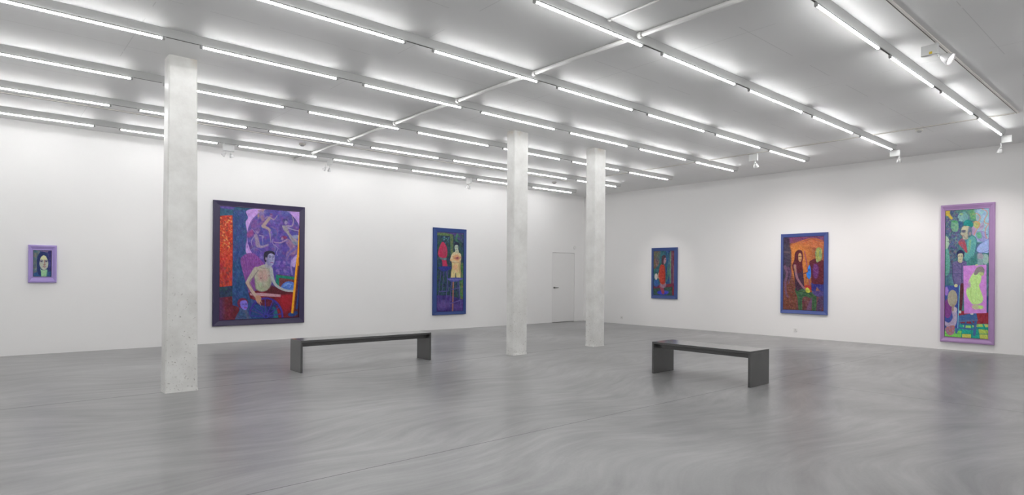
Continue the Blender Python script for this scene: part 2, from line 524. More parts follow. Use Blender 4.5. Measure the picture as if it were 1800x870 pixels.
spotlight(p, (0, 1, 0), (0.17, 0.05, 0.12), [((-0.10, 0.05, 0.0), aim_from(p, (4.4, AY, 1.7))), ((-0.0, 0.07, 0.0), aim_from(p, (5.6, AY, 1.6)))],
          'twin headed white spotlight by the left wall, above the right end of the long bench', 16, arm=0.06, scale=0.62)
p = (9.16, yk, HC - 0.085)
spotlight(p, (0, 1, 0), (0.17, 0.05, 0.12), [((-0.06, 0.05, 0.0), aim_from(p, (8.6, AY, 1.6))), ((0.03, 0.07, 0.0), aim_from(p, (9.5, AY, 1.6)))],
          'twin headed white spotlight by the left wall, above the tall narrow blue framed painting', 16, arm=0.06, scale=0.62)

p = (TX, 10.24, HB)  # assumed unseen lamp, added for the halo round the small painting
spotlight(p, (0, -1, 0), (0.10, 0.05, 0.12), [((0.02, 0.0, 0.0), aim_from(p, (XR, 9.95, 1.5)))],
          'assumed white spotlight on the cross track, out of sight behind the farthest pillar', 70, arm=0.04, scale=0.62, cone=44)

# ------------------------------------------------------------------ small fittings
def detector(x, y, label):
    bm = bmesh.new()
    add_lathe(bm, (x, y, HC), (0, 0, -1), [(0, 0.062), (0.018, 0.062), (0.026, 0.052)], 28)
    o = empty('smoke_detector', (x, y, HC), label, 'smoke detector', 'smoke detectors on the ceiling')
    bmesh.ops.transform(bm, matrix=Matrix.Translation((-x, -y, -HC)), verts=bm.verts)
    link('base', bm, M_DETECT, o)
    bm = bmesh.new()
    add_lathe(bm, (0, 0, -0.026), (0, 0, -1), [(0, 0.034), (0.016, 0.034), (0.022, 0.026)], 24)
    c = link('sensing_chamber', bm, M_HOLDER, o)
    c['label'] = 'grey vented chamber'
detector(4.67, 11.50, 'round smoke detector on the ceiling between the last two light rows, above the long bench')
detector(11.50, 11.49, 'round smoke detector on the ceiling between the middle and far pillars')
detector(11.88, 3.24, 'round smoke detector on the pale cross track between the two rightmost light rows')
detector(4.62, 3.13, 'smoke detector cut by the top edge, beside the thin conduit')

def socket(y, z, label):
    o = empty('wall_socket', (XR, y, z), label, 'wall socket', 'sockets on the right wall')
    bm = bmesh.new(); add_box(bm, -0.012, 0.0, -0.042, 0.042, -0.042, 0.042, 0.003)
    link('cover_plate', bm, M_PLASTIC, o)
    bm = bmesh.new()
    for k in range(3):
        a = math.radians(90 + 120 * k)
        add_lathe(bm, (-0.0115, 0.013 * math.cos(a), 0.012 * math.sin(a)), (-1, 0, 0), [(0, 0.0055), (0.0012, 0.0055)], 10)
    h_ = link('pin_holes', bm, M_HOLE, o); h_['label'] = 'dark pin holes'
socket(11.458, 0.185, 'white wall socket low on the right wall, beside the farthest pillar')
socket(6.36, 0.175, 'white wall socket low on the right wall, under the orange figure painting')
bm = bmesh.new()
add_lathe(bm, (13.90, YF, 2.285), (0, -1, 0), [(0, 0.055), (0.02, 0.055), (0.032, 0.045)], 24)
o = link('wall_sensor', bm, M_PLASTIC)
tag(o, 'small round white sensor on the wall above the right corner of the door', 'sensor')

# ------------------------------------------------------------------ benches
def bench(x0, x1, y0, y1, H, axis, label):
    """axis: 'x' or 'y', the long direction"""
    lx, ly = x1 - x0, y1 - y0
    b = empty('bench', ((x0 + x1) / 2, (y0 + y1) / 2, 0), label, 'bench', 'charcoal benches')
    t, e = 0.030, 0.030
    hx, hy = lx / 2, ly / 2
    bm = bmesh.new(); add_box(bm, -hx, hx, -hy, hy, H - t, H, 0.0025)
    link('seat', bm, M_BENCH, b)
    for s in (-1, 1):
        bm = bmesh.new()
        if axis == 'x':
            add_box(bm, min(s * hx, s * (hx - e)), max(s * hx, s * (hx - e)), -hy, hy, 0, H - t, 0.002)
        else:
            add_box(bm, -hx, hx, min(s * hy, s * (hy - e)), max(s * hy, s * (hy - e)), 0, H - t, 0.002)
        link('leg_panel', bm, M_BENCH, b)
    for s in (-1, 1):
        bm = bmesh.new()
        i = 0.085
        if axis == 'x':
            add_box(bm, -hx + e, hx - e, min(s * (hy - i), s * (hy - i - 0.022)), max(s * (hy - i), s * (hy - i - 0.022)), H - t - 0.065, H - t, 0.001)
        else:
            add_box(bm, min(s * (hx - i), s * (hx - i - 0.022)), max(s * (hx - i), s * (hx - i - 0.022)), -hy + e, hy - e, H - t - 0.065, H - t, 0.001)
        link('apron', bm, M_BENCH, b)
bench(3.378, 5.535, 8.315, 8.690, 0.45, 'x', 'long charcoal bench between the pillars, in front of the large purple painting')
bench(7.25, 7.745, 3.775, 5.25, 0.452, 'y', 'short charcoal bench standing alone on the right side of the floor')

# ------------------------------------------------------------------ paintings: a small brush kit
def catmull(pts, closed, n=8):
    pts = np.array(pts, float); m = len(pts); out = []
    rng = range(m) if closed else range(m - 1)
    for i in rng:
        if closed:
            p0, p1, p2, p3 = pts[i - 1], pts[i], pts[(i + 1) % m], pts[(i + 2) % m]
        else:
            p0, p1, p2, p3 = pts[max(i - 1, 0)], pts[i], pts[i + 1], pts[min(i + 2, m - 1)]
        for t in np.arange(n) / n:
            out.append(0.5 * ((2 * p1) + (-p0 + p2) * t + (2 * p0 - 5 * p1 + 4 * p2 - p3) * t * t + (-p0 + 3 * p1 - 3 * p2 + p3) * t ** 3))
    if not closed:
        out.append(pts[-1])
    return np.array(out)

class Canvas:
    """colours of one picture on a grid of paint dabs; drawn in the units of a sketch whose
    four picture corners are given, straightened on to the flat canvas"""
    def __init__(self, nx, ny, corners, base, seed):
        self.nx, self.ny = nx, ny
        self.rng = np.random.RandomState(seed)
        A = []; B = []
        for (x, y), (u, v) in zip(corners, ((0, 0), (1, 0), (1, 1), (0, 1))):
            A.append([x, y, 1, 0, 0, 0, -u * x, -u * y]); B.append(u)
            A.append([0, 0, 0, x, y, 1, -v * x, -v * y]); B.append(v)
        self.h = np.append(np.linalg.solve(np.array(A, float), np.array(B, float)), 1).reshape(3, 3)
        self.img = np.empty((ny, nx, 3)); self.img[:] = base
        g = np.meshgrid(np.arange(nx) + 0.5, np.arange(ny) + 0.5)
        self.X, self.Y = g
        self.sheet = (0, 0, 1)
    def use(self, x0, y0, s):
        self.sheet = (x0, y0, s)
        return self
    def at(self, pts):
        x0, y0, s = self.sheet
        p = np.array([(x0 + x / s, y0 + y / s, 1) for x, y in pts]) @ self.h.T
        return p[:, :2] / p[:, 2:] * [self.nx, self.ny]
    def unit(self, x, y):
        """size of one sketch unit in dabs (x and y)"""
        a, b, c = self.at([(x, y), (x + 1, y), (x, y + 1)])
        return abs(b[0] - a[0]), abs(c[1] - a[1])
    def noise(self, sx, sy, octaves=3):
        out = np.zeros((self.ny, self.nx)); amp = 1.0; tot = 0
        for _ in range(octaves):
            gx, gy = max(2, int(self.nx / sx) + 2), max(2, int(self.ny / sy) + 2)
            g = self.rng.rand(gy, gx) * 2 - 1
            fx = np.clip(self.X / self.nx * (gx - 1), 0, gx - 1.001); fy = np.clip(self.Y / self.ny * (gy - 1), 0, gy - 1.001)
            ix, iy = fx.astype(int), fy.astype(int); tx, ty = fx - ix, fy - iy
            tx = tx * tx * (3 - 2 * tx); ty = ty * ty * (3 - 2 * ty)
            v = (g[iy, ix] * (1 - tx) + g[iy, ix + 1] * tx) * (1 - ty) + (g[iy + 1, ix] * (1 - tx) + g[iy + 1, ix + 1] * tx) * ty
            out += v * amp; tot += amp; amp *= 0.6; sx = max(1.2, sx / 2); sy = max(1.2, sy / 2)
        return out / tot
    def mask_poly(self, q, soft=1.0):
        x0, y0 = q.min(0) - 3 - soft; x1, y1 = q.max(0) + 3 + soft
        i0, i1 = max(0, int(x0)), min(self.nx, int(x1) + 1); j0, j1 = max(0, int(y0)), min(self.ny, int(y1) + 1)
        M = np.zeros((self.ny, self.nx))
        if i1 <= i0 or j1 <= j0:
            return M
        X, Y = self.X[j0:j1, i0:i1], self.Y[j0:j1, i0:i1]
        inside = np.zeros(X.shape, bool); d2 = np.full(X.shape, 1e9)
        for (ax, ay), (bx, by) in zip(q, np.roll(q, -1, 0)):
            if ay != by:
                c = ((ay > Y) != (by > Y)) & (X < (bx - ax) * (Y - ay) / (by - ay) + ax)
                inside ^= c
            ex, ey = bx - ax, by - ay; l2 = ex * ex + ey * ey + 1e-9
            t = np.clip(((X - ax) * ex + (Y - ay) * ey) / l2, 0, 1)
            d2 = np.minimum(d2, (X - ax - t * ex) ** 2 + (Y - ay - t * ey) ** 2)
        d = np.sqrt(d2) * np.where(inside, 1, -1)
        M[j0:j1, i0:i1] = np.clip(d / soft + 0.5, 0, 1)
        return M
    def put(self, M, col, vary=0, grain=4, alpha=1.0, hue=None, stretch=1.0):
        c = np.empty_like(self.img); c[:] = col
        if vary:
            c += (self.noise(grain, grain * stretch)[..., None]) * vary * 1.6
            for k in range(3):
                c[..., k] += self.noise(grain, grain * stretch, 2) * vary * 0.8
        if hue is not None:
            t = np.clip(self.noise(grain * 1.5, grain * 1.5 * stretch)[..., None] * 1.8 + 0.1, 0, 1)
            c = c * (1 - t) + np.array(hue, float) * t
        M = (M * alpha)[..., None]
        self.img = self.img * (1 - M) + c * M
    def poly(self, pts, col, vary=8, grain=4, soft=1.2, round_=True, alpha=1.0, hue=None, stretch=1.0):
        q = self.at(pts)
        if round_:
            q = catmull(q, True, 5)
        self.put(self.mask_poly(q, soft), col, vary, grain, alpha, hue, stretch)
    def quad(self, pts, col, **k):
        self.poly(pts, col, round_=False, **k)
    def oval(self, x, y, rx, ry, col, vary=8, grain=4, soft=1.2, rot=0, alpha=1.0, hue=None):
        a = np.linspace(0, 2 * np.pi, 28, endpoint=False); r = math.radians(rot)
        px, py = rx * np.cos(a), ry * np.sin(a)
        pts = list(zip(x + px * math.cos(r) - py * math.sin(r), y + px * math.sin(r) + py * math.cos(r)))
        self.put(self.mask_poly(self.at(pts), soft), col, vary, grain, alpha, hue)
    def line(self, pts, w0, col, w1=None, vary=5, soft=1.0, alpha=1.0, curve=True):
        w1 = w0 if w1 is None else w1
        ux = np.mean(self.unit(*pts[0]))
        q = self.at(pts)
        if curve and len(pts) > 2:
            q = catmull(q, False, 6)
        seg = np.linalg.norm(np.diff(q, axis=0), axis=1); tot = seg.sum() + 1e-9; s = 0
        M = np.zeros((self.ny, self.nx))
        for (a, b, l) in zip(q, q[1:], seg):
            r0 = (w0 + (w1 - w0) * s / tot) * ux / 2; r1 = (w0 + (w1 - w0) * (s + l) / tot) * ux / 2; s += l
            R = max(r0, r1) + 2
            i0, i1 = max(0, int(min(a[0], b[0]) - R)), min(self.nx, int(max(a[0], b[0]) + R) + 1)
            j0, j1 = max(0, int(min(a[1], b[1]) - R)), min(self.ny, int(max(a[1], b[1]) + R) + 1)
            if i1 <= i0 or j1 <= j0:
                continue
            X, Y = self.X[j0:j1, i0:i1], self.Y[j0:j1, i0:i1]
            e = b - a; t = np.clip(((X - a[0]) * e[0] + (Y - a[1]) * e[1]) / (e @ e + 1e-9), 0, 1)
            d = np.hypot(X - a[0] - t * e[0], Y - a[1] - t * e[1])
            m = np.clip((r0 + (r1 - r0) * t - d) / soft + 0.5, 0, 1)
            M[j0:j1, i0:i1] = np.maximum(M[j0:j1, i0:i1], m)
        self.put(M, col, vary, 3, alpha)
    def dabs(self, n, pts, cols, r=(2, 5), alpha=0.7):
        """loose dabs of the given colours inside a shape"""
        M = self.mask_poly(self.at(pts)); ys, xs = np.nonzero(M > 0.5)
        if len(xs) == 0:
            return
        for _ in range(n):
            k = self.rng.randint(len(xs)); cx, cy = xs[k], ys[k]
            rx, ry = self.rng.uniform(*r), self.rng.uniform(*r)
            i0, i1 = max(0, int(cx - rx - 1)), min(self.nx, int(cx + rx + 2)); j0, j1 = max(0, int(cy - ry - 1)), min(self.ny, int(cy + ry + 2))
            d = np.hypot((self.X[j0:j1, i0:i1] - cx) / rx, (self.Y[j0:j1, i0:i1] - cy) / ry)
            m = (np.clip((1 - d) * 2, 0, 1) * alpha * M[j0:j1, i0:i1])[..., None]
            c = np.array(cols[self.rng.randint(len(cols))], float)
            self.img[j0:j1, i0:i1] = self.img[j0:j1, i0:i1] * (1 - m) + c * m
    def curls(self, n, pts, cols, r=(3, 7), w=1.2, alpha=0.6):
        """small open curls, the restless line work of the pictures"""
        M = self.mask_poly(self.at(pts)); ys, xs = np.nonzero(M > 0.5)
        if len(xs) == 0:
            return
        for _ in range(n):
            k = self.rng.randint(len(xs)); cx, cy = xs[k] + .5, ys[k] + .5
            R = self.rng.uniform(*r); a0 = self.rng.uniform(0, 6.28); sp = self.rng.uniform(2, 4.5)
            i0, i1 = max(0, int(cx - R - 2)), min(self.nx, int(cx + R + 3)); j0, j1 = max(0, int(cy - R - 2)), min(self.ny, int(cy + R + 3))
            dx, dy = self.X[j0:j1, i0:i1] - cx, (self.Y[j0:j1, i0:i1] - cy) * self.rng.uniform(0.7, 1.4)
            d = np.abs(np.hypot(dx, dy) - R * 0.8); an = (np.arctan2(dy, dx) - a0) % 6.283
            m = (np.clip(w - d, 0, 1) * (an < sp) * alpha * M[j0:j1, i0:i1])[..., None]
            c = np.array(cols[self.rng.randint(len(cols))], float)
            self.img[j0:j1, i0:i1] = self.img[j0:j1, i0:i1] * (1 - m) + c * m
    def brushwork(self, amount=10, angle=0.6, contrast=1.08, gain=0.94):
        """fine bristle marks over the whole picture and a little more depth of colour"""
        a = self.X * math.cos(angle) + self.Y * math.sin(angle); b = -self.X * math.sin(angle) + self.Y * math.cos(angle)
        g = self.rng.rand(64, 512) * 2 - 1
        ia = (a / 7.0) % 64; ib = (b / 1.3) % 512
        i0, j0 = ia.astype(int) % 64, ib.astype(int) % 512; t = (ia - ia.astype(int))
        n = g[i0, j0] * (1 - t) + g[(i0 + 1) % 64, j0] * t
        n = n * 0.7 + self.noise(3, 3, 2) * 0.8
        self.img = (self.img - 90) * contrast + 90 * gain + n[..., None] * amount
        lum = self.img.mean(2, keepdims=True)
        self.img = lum + (self.img - lum) * 0.90
        return self
    def finish(self):
        v = np.clip(self.img, 0, 255) / 255.0
        return np.where(v <= 0.04045, v / 12.92, ((v + 0.055) / 1.055) ** 2.4)

# ---- small portrait
def paint_portrait():
    c = Canvas(96, 140, [(179, 189), (491, 194), (491, 638), (177, 643)], (58, 84, 130), 1).use(0, 0, 1)
    allp = [(150, 150), (520, 150), (520, 680), (150, 680)]
    c.quad(allp, (58, 84, 130), vary=16, grain=12, hue=(70, 70, 140))
    c.poly([(178, 195), (290, 195), (270, 290), (240, 400), (235, 560), (178, 570)], (104, 116, 118), vary=18, grain=10, hue=(70, 110, 130))
    c.oval(215, 280, 22, 50, (150, 130, 110), alpha=.7, soft=8)
    c.line([(180, 565), (240, 560)], 12, (130, 70, 90), alpha=.6, soft=4)
    c.poly([(290, 190), (400, 188), (470, 200), (440, 225), (340, 215)], (140, 104, 148), vary=14, soft=6, alpha=.8)
    c.poly([(430, 220), (495, 210), (495, 560), (440, 560), (445, 400)], (62, 58, 124), vary=14, grain=10)
    c.poly([(178, 600), (250, 560), (300, 560), (420, 570), (495, 545), (495, 650), (178, 650)], (42, 82, 136), vary=12, grain=8)
    c.poly([(238, 420), (248, 300), (285, 238), (345, 214), (400, 232), (436, 290), (446, 420), (436, 550), (400, 600), (290, 620), (250, 560)], (32, 50, 108), vary=12)
    c.poly([(296, 500), (330, 530), (420, 520), (420, 590), (410, 650), (325, 650), (312, 560)], (146, 196, 150), vary=10)
    c.poly([(420, 520), (436, 540), (420, 650), (404, 650), (414, 580)], (70, 120, 130), soft=5)
    c.line([(350, 560), (375, 570)], 10, (190, 190, 160), soft=4)
    c.poly([(278, 395), (284, 330), (310, 285), (352, 258), (400, 282), (434, 340), (440, 420), (424, 486), (374, 526), (325, 512), (294, 465)], (180, 184, 170), vary=10)
    c.poly([(278, 440), (290, 470), (330, 520), (300, 480), (284, 400)], (110, 126, 150), soft=5, alpha=.8)
    c.poly([(300, 345), (312, 285), (352, 262), (395, 285), (418, 345)], (214, 214, 164), vary=8, soft=6)
    c.poly([(272, 420), (268, 330), (300, 262), (352, 246), (356, 268), (318, 296), (296, 340), (286, 390)], (34, 50, 106), vary=8, soft=3)
    c.poly([(352, 246), (405, 258), (438, 320), (444, 400), (432, 360), (412, 318), (396, 288), (356, 268)], (34, 50, 106), vary=8, soft=3)
    c.oval(318, 378, 24, 11, (92, 84, 116), soft=6); c.oval(404, 378, 24, 11, (92, 84, 116), soft=6); c.oval(318, 379, 8, 6, (40, 40, 70), soft=3); c.oval(404, 379, 8, 6, (40, 40, 70), soft=3)
    c.line([(292, 362), (318, 354), (345, 362)], 8, (84, 72, 100), soft=3); c.line([(382, 362), (405, 354), (430, 362)], 8, (84, 72, 100), soft=3)
    c.line([(372, 360), (378, 410), (372, 440)], 14, (158, 96, 92), 18, soft=6, alpha=.8)
    c.line([(350, 438), (372, 444), (390, 438)], 7, (140, 80, 86), soft=3)
    c.poly([(340, 470), (356, 463), (370, 466), (384, 463), (398, 470), (370, 482)], (150, 92, 112), vary=4, soft=3)
    c.line([(300, 470), (330, 515), (372, 530), (410, 505)], 9, (120, 130, 140), soft=5, alpha=.7)
    return c.brushwork(8, 1.2)
art_portrait = paint_portrait()

# ---- man in a wheelchair
def paint_wheelchair():
    c = Canvas(236, 330, [(387.2, 363), (525.6, 372.2), (526.6, 556.6), (387.6, 562.4)], (58, 74, 138), 2)
    a = (360, 340, 3.48); b = (380, 355, 7.91); cc = (450, 355, 7.91); d = (380, 460, 7.91); e = (450, 460, 7.91)
    c.use(*a)
    full = [(80, 60), (600, 60), (600, 790), (80, 790)]
    c.quad(full, (56, 72, 136), vary=20, grain=9, hue=(58, 96, 132))
    # top left: violet and teal bands
    c.use(*b)
    c.poly([(50, 55), (420, 85), (420, 130), (230, 190), (50, 200)], (48, 92, 122), vary=14, grain=8, soft=4)
    c.poly([(50, 50), (250, 65), (230, 110), (140, 105), (50, 90)], (96, 74, 152), vary=12, soft=5)
    # curtain
    c.poly([(238, 120), (410, 120), (412, 860), (238, 860)], (50, 80, 134), vary=15, grain=5, hue=(62, 70, 136), stretch=1.6, round_=False)
    c.use(*d)
    c.quad([(236, -20), (420, -20), (430, 260), (500, 500), (480, 640), (236, 600)], (38, 78, 128), vary=14, grain=5, hue=(52, 70, 132), stretch=1.5)
    # lavender spandrels and the round picture of swimmers
    c.use(*a)
    c.poly([(252, 112), (300, 96), (420, 90), (600, 95), (600, 420), (420, 470), (320, 400), (262, 372), (252, 330), (260, 250), (250, 180), (264, 150)], (188, 146, 218), vary=10, grain=6)
    c.poly([(300, 360), (420, 300), (600, 260), (600, 600), (420, 600), (400, 480)], (92, 74, 156), vary=16, grain=8, hue=(70, 64, 150))
    c.oval(424, 266, 164, 172, (96, 76, 156), vary=22, grain=10, hue=(76, 78, 158))
    c.line([(262, 330), (258, 262), (285, 170), (350, 112), (424, 95), (500, 112), (556, 165), (585, 230)], 4, (88, 70, 140), alpha=.8)
    c.dabs(110, [(275, 160), (420, 110), (560, 200), (570, 420), (300, 360)], [(84, 64, 166), (120, 84, 170), (68, 84, 160), (130, 74, 140), (78, 60, 150)], (4, 12), .5)
    c.use(*cc)
    c.dabs(30, [(20, 120), (110, 100), (120, 300), (10, 330)], [(104, 112, 168), (146, 96, 140), (170, 130, 110)], (3, 8), .5)
    c.oval(400, 150, 65, 40, (92, 104, 172), soft=8, alpha=.6); c.oval(90, 150, 40, 22, (140, 130, 190), soft=8, alpha=.6)
    skin = (152, 134, 152); skin2 = (166, 142, 140)
    # swimmer, upper middle
    c.line([(185, 225), (140, 280), (98, 335)], 40, skin2, 48, soft=3)
    c.line([(98, 340), (150, 362), (190, 390)], 44, skin2, 30, soft=3)
    c.line([(182, 395), (195, 470), (208, 560)], 24, skin, 9, soft=2)
    c.line([(195, 222), (245, 245), (268, 222), (290, 190)], 17, skin, 9, soft=2)
    c.line([(190, 225), (150, 210), (120, 235)], 14, skin, 9, soft=2)
    c.oval(205, 183, 19, 24, (140, 106, 156), soft=3); c.oval(205, 172, 18, 12, (120, 70, 130), soft=3)
    # swimmer, right
    c.poly([(360, 330), (430, 345), (470, 440), (580, 540), (575, 590), (500, 555), (430, 440), (385, 395)], (150, 140, 150), vary=12, soft=3)
    c.line([(420, 330), (470, 335), (500, 325), (514, 262), (494, 195)], 18, (160, 144, 166), 10, soft=2)
    c.line([(440, 358), (520, 385), (592, 398)], 18, (150, 142, 178), 12, soft=2)
    c.poly([(490, 480), (530, 458), (596, 462), (590, 500), (530, 505)], (140, 148, 186), soft=3)
    c.poly([(490, 560), (540, 545), (585, 570), (580, 600), (520, 590)], (120, 130, 160), soft=3)
    c.oval(400, 262, 36, 28, (70, 62, 120), soft=4); c.oval(410, 286, 22, 28, (148, 136, 176), soft=3)
    # swimmer with red hair
    c.poly([(410, 560), (470, 545), (540, 600), (568, 650), (550, 720), (470, 735), (440, 800), (418, 800), (420, 700), (470, 650)], (142, 106, 150), vary=12, soft=4)
    c.line([(430, 520), (390, 540), (330, 566), (245, 555)], 22, (160, 130, 168), 12, soft=2)
    c.oval(388, 492, 42, 22, (132, 48, 104), soft=4); c.oval(362, 508, 18, 22, (152, 118, 160), soft=3)
    c.line([(430, 520), (470, 540), (540, 640)], 20, (150, 116, 146), 30, soft=3)
    c.line([(545, 640), (470, 700), (430, 760), (425, 860)], 36, (108, 92, 168), 14, soft=3)
    # ribbons
    c.line([(210, 345), (280, 375), (296, 430), (275, 520)], 20, (122, 88, 150), 8, soft=3, alpha=.8)
    c.line([(232, 520), (230, 570), (260, 600), (305, 640), (285, 700), (300, 740)], 8, (160, 140, 190), soft=2)
    c.line([(250, 600), (265, 640), (255, 690)], 26, (120, 110, 160), 12, soft=3, alpha=.7)
    # lace at the right edge
    c.poly([(490, 870), (500, 800), (540, 745), (575, 730), (560, 800), (540, 900)], (176, 150, 214), vary=10, soft=3)
    c.use(*e)
    c.line([(500, -20), (490, 60), (505, 170)], 30, (160, 140, 200), 18, soft=4, alpha=.8)
    c.dabs(26, [(270, -20), (470, -20), (470, 170), (270, 170)], [(128, 88, 190), (84, 82, 170), (150, 120, 190)], (3, 9), .55)
    # seated swimmer, left
    c.use(*b)
    c.poly([(430, 440), (500, 390), (520, 460), (450, 500)], (160, 60, 120), soft=6, alpha=.7)
    c.line([(550, 470), (568, 530), (580, 600)], 52, (146, 128, 156), 60, soft=3)
    c.line([(590, 615), (640, 622), (720, 595)], 40, (150, 132, 164), 22, soft=3)
    c.line([(540, 468), (498, 530), (492, 570), (505, 615)], 15, (150, 134, 178), 8, soft=2)
    c.line([(600, 465), (655, 475), (655, 500), (640, 480), (650, 590)], 14, (150, 134, 178), 7, soft=2)
    c.line([(560, 455), (530, 410), (490, 375)], 13, (140, 124, 170), 7, soft=2)
    c.oval(575, 410, 26, 32, (136, 116, 160), soft=3); c.oval(575, 385, 40, 24, (112, 84, 146), soft=4)
    c.line([(470, 680), (540, 640), (640, 690)], 10, (120, 120, 180), soft=3, alpha=.6)
    # red panel
    c.poly([(53, 204), (120, 196), (228, 192), (236, 500), (236, 900), (53, 900)], (200, 62, 40), vary=18, grain=5, round_=False)
    c.use(*d)
    c.quad([(57, -20), (236, -20), (234, 332), (60, 352)], (176, 50, 48), vary=22, grain=5, hue=(206, 72, 44), stretch=2.5)
    c.use(*b)
    c.dabs(150, [(58, 215), (225, 205), (230, 640), (58, 700)], [(232, 140, 60), (222, 96, 44), (236, 70, 42), (150, 44, 40), (226, 168, 96), (120, 60, 50)], (1.5, 4), .75)
    c.curls(60, [(58, 215), (225, 205), (230, 700), (58, 760)], [(236, 170, 90), (140, 46, 40), (230, 110, 50)], (2, 5), 1.1, .6)
    c.line([(230, 195), (237, 500), (238, 900)], 8, (110, 50, 70), alpha=.8)
    c.use(*d)
    c.dabs(46, [(60, 40), (230, 20), (230, 330), (60, 340)], [(120, 46, 52), (216, 84, 40), (146, 50, 70), (104, 60, 60)], (1.5, 5), .6)
    # skirting and floor
    c.quad([(57, 352), (236, 332), (236, 478), (57, 498)], (46, 62, 94), vary=12, grain=6, hue=(40, 84, 84))
    c.line([(57, 400), (236, 385)], 8, (36, 54, 80), alpha=.7)
    c.poly([(57, 498), (236, 478), (240, 600), (330, 625), (340, 680), (300, 830), (40, 830)], (110, 34, 52), vary=16, grain=7, round_=False)
    c.quad([(50, 500), (110, 520), (120, 830), (40, 830)], (88, 56, 112), soft=14, vary=8, alpha=.8)
    # chair back
    c.use(*a)
    c.poly([(221, 412), (238, 380), (275, 364), (312, 374), (350, 412), (368, 450), (330, 540), (310, 600), (280, 620), (262, 565), (240, 495)], (132, 72, 152), vary=10, grain=5)
    for k in range(8):
        c.line([(232 + k * 14, 395 - (6 - abs(k - 4)) * 4), (252 + k * 12, 480), (278 + k * 8, 600)], 2.4, (104, 50, 122), alpha=.6, soft=1)
    # red robe
    c.poly([(282, 640), (272, 605), (330, 590), (395, 575), (450, 592), (545, 600), (580, 650), (580, 780), (460, 780), (420, 700), (340, 660)], (124, 26, 46), vary=16, grain=9, round_=False)
    c.oval(500, 650, 48, 60, (172, 22, 42), soft=22, vary=10, alpha=.9)
    c.poly([(395, 560), (470, 580), (540, 606), (440, 618), (380, 605)], (92, 24, 40), soft=8)
    # green framed picture, blue fan
    c.use(*e)
    c.quad([(300, 170), (560, 205), (560, 420), (345, 380), (275, 335)], (112, 52, 60), vary=10)
    c.quad([(284, 176), (545, 206), (545, 244), (325, 220), (326, 345), (352, 378), (276, 332)], (22, 128, 110), vary=10)
    c.quad([(325, 222), (545, 246), (545, 262), (345, 240), (345, 350), (330, 345)], (124, 64, 70), vary=8)
    c.poly([(352, 362), (372, 310), (420, 275), (480, 268), (530, 290), (535, 380), (430, 385)], (78, 116, 200), vary=14)
    for k in range(5):
        c.line([(370 + k * 8, 350 - k * 3), (400 + k * 14, 310 - k * 4), (450 + k * 14, 292 + k * 5)], 5, (130, 170, 224), alpha=.55, soft=2)
    c.line([(420, 330), (450, 300), (490, 320), (470, 350)], 7, (150, 180, 226), alpha=.7)
    # right edge of the robe, dark slope and blue pole foot
    c.quad([(590, -20), (640, -20), (640, 800), (500, 800), (545, 400)], (84, 30, 46), vary=12)
    c.line([(608, 150), (598, 400), (575, 640)], 22, (40, 70, 136), 30, soft=4)
    c.poly([(455, 720), (500, 692), (580, 680), (585, 720), (530, 752), (470, 750)], (34, 66, 130), vary=8)
    # wheel
    c.oval(150, 760, 232, 262, (36, 48, 116), vary=14, grain=7)
    c.poly([(240, 620), (300, 650), (330, 740), (320, 790), (250, 790), (262, 700)], (26, 104, 120), vary=8, soft=4)
    c.poly([(20, 505), (150, 500), (240, 540), (220, 610), (60, 600)], (104, 30, 56), vary=12, soft=4)
    c.poly([(290, 600), (350, 680), (365, 780), (330, 780), (310, 700)], (140, 24, 44), soft=4)
    c.poly([(-60, 600), (120, 610), (170, 690), (100, 790), (-80, 790)], (34, 72, 128), vary=12, soft=6)
    ring = [(150 + 228 * math.cos(t), 760 + 258 * math.sin(t)) for t in np.linspace(math.pi * 1.0, math.pi * 2.02, 22)]
    c.line(ring, 26, (66, 48, 146))
    for t in (183, 212, 240, 266, 296, 326, 350):
        r = math.radians(t)
        c.line([(150 + 30 * math.cos(r), 755 + 30 * math.sin(r)), (150 + 220 * math.cos(r), 760 + 250 * math.sin(r))], 16, (62, 52, 150), 12, curve=False)
    c.oval(150, 750, 36, 38, (58, 60, 156)); c.oval(150, 752, 18, 20, (44, 44, 110))
    # armrest
    c.use(*a)
    c.quad([(280, 607), (350, 606), (467, 615), (467, 631), (350, 626), (282, 621)], (184, 140, 152), vary=8)
    # torso
    sk = (172, 166, 152)
    c.poly([(303, 500), (308, 462), (330, 446), (372, 432), (405, 444), (416, 480), (412, 530), (402, 565), (380, 592), (346, 598), (316, 582), (310, 540)], sk, vary=12, grain=8, hue=(160, 178, 150))
    c.poly([(330, 470), (380, 462), (390, 520), (350, 535), (325, 510)], (182, 140, 136), soft=14, alpha=.7)
    c.poly([(395, 450), (416, 470), (408, 560), (392, 575), (398, 520)], (126, 122, 130), soft=8, alpha=.6)
    c.line([(318, 582), (346, 598), (380, 592)], 5, (112, 96, 96), alpha=.7, soft=2)
    c.line([(303, 500), (310, 540), (316, 582)], 5, (112, 96, 110), soft=3, alpha=.8)
    c.poly([(318, 540), (345, 560), (380, 552), (400, 520), (398, 575), (350, 592), (320, 575)], (150, 156, 124), soft=10, alpha=.6)
    c.line([(340, 452), (375, 458), (402, 450)], 4, (120, 116, 124), soft=2, alpha=.7)
    c.line([(352, 470), (356, 530), (350, 580)], 3, (132, 122, 116), soft=3, alpha=.6)
    c.oval(346, 516, 5, 4, (128, 84, 100)); c.oval(396, 500, 3, 3, (128, 84, 100))
    # neck and head
    c.poly([(376, 412), (404, 440), (414, 450), (400, 458), (370, 446), (372, 432)], (156, 156, 168), vary=6)
    c.poly([(384, 372), (400, 358), (424, 368), (428, 400), (422, 428), (406, 443), (390, 436), (378, 416)], (158, 158, 196), vary=8)
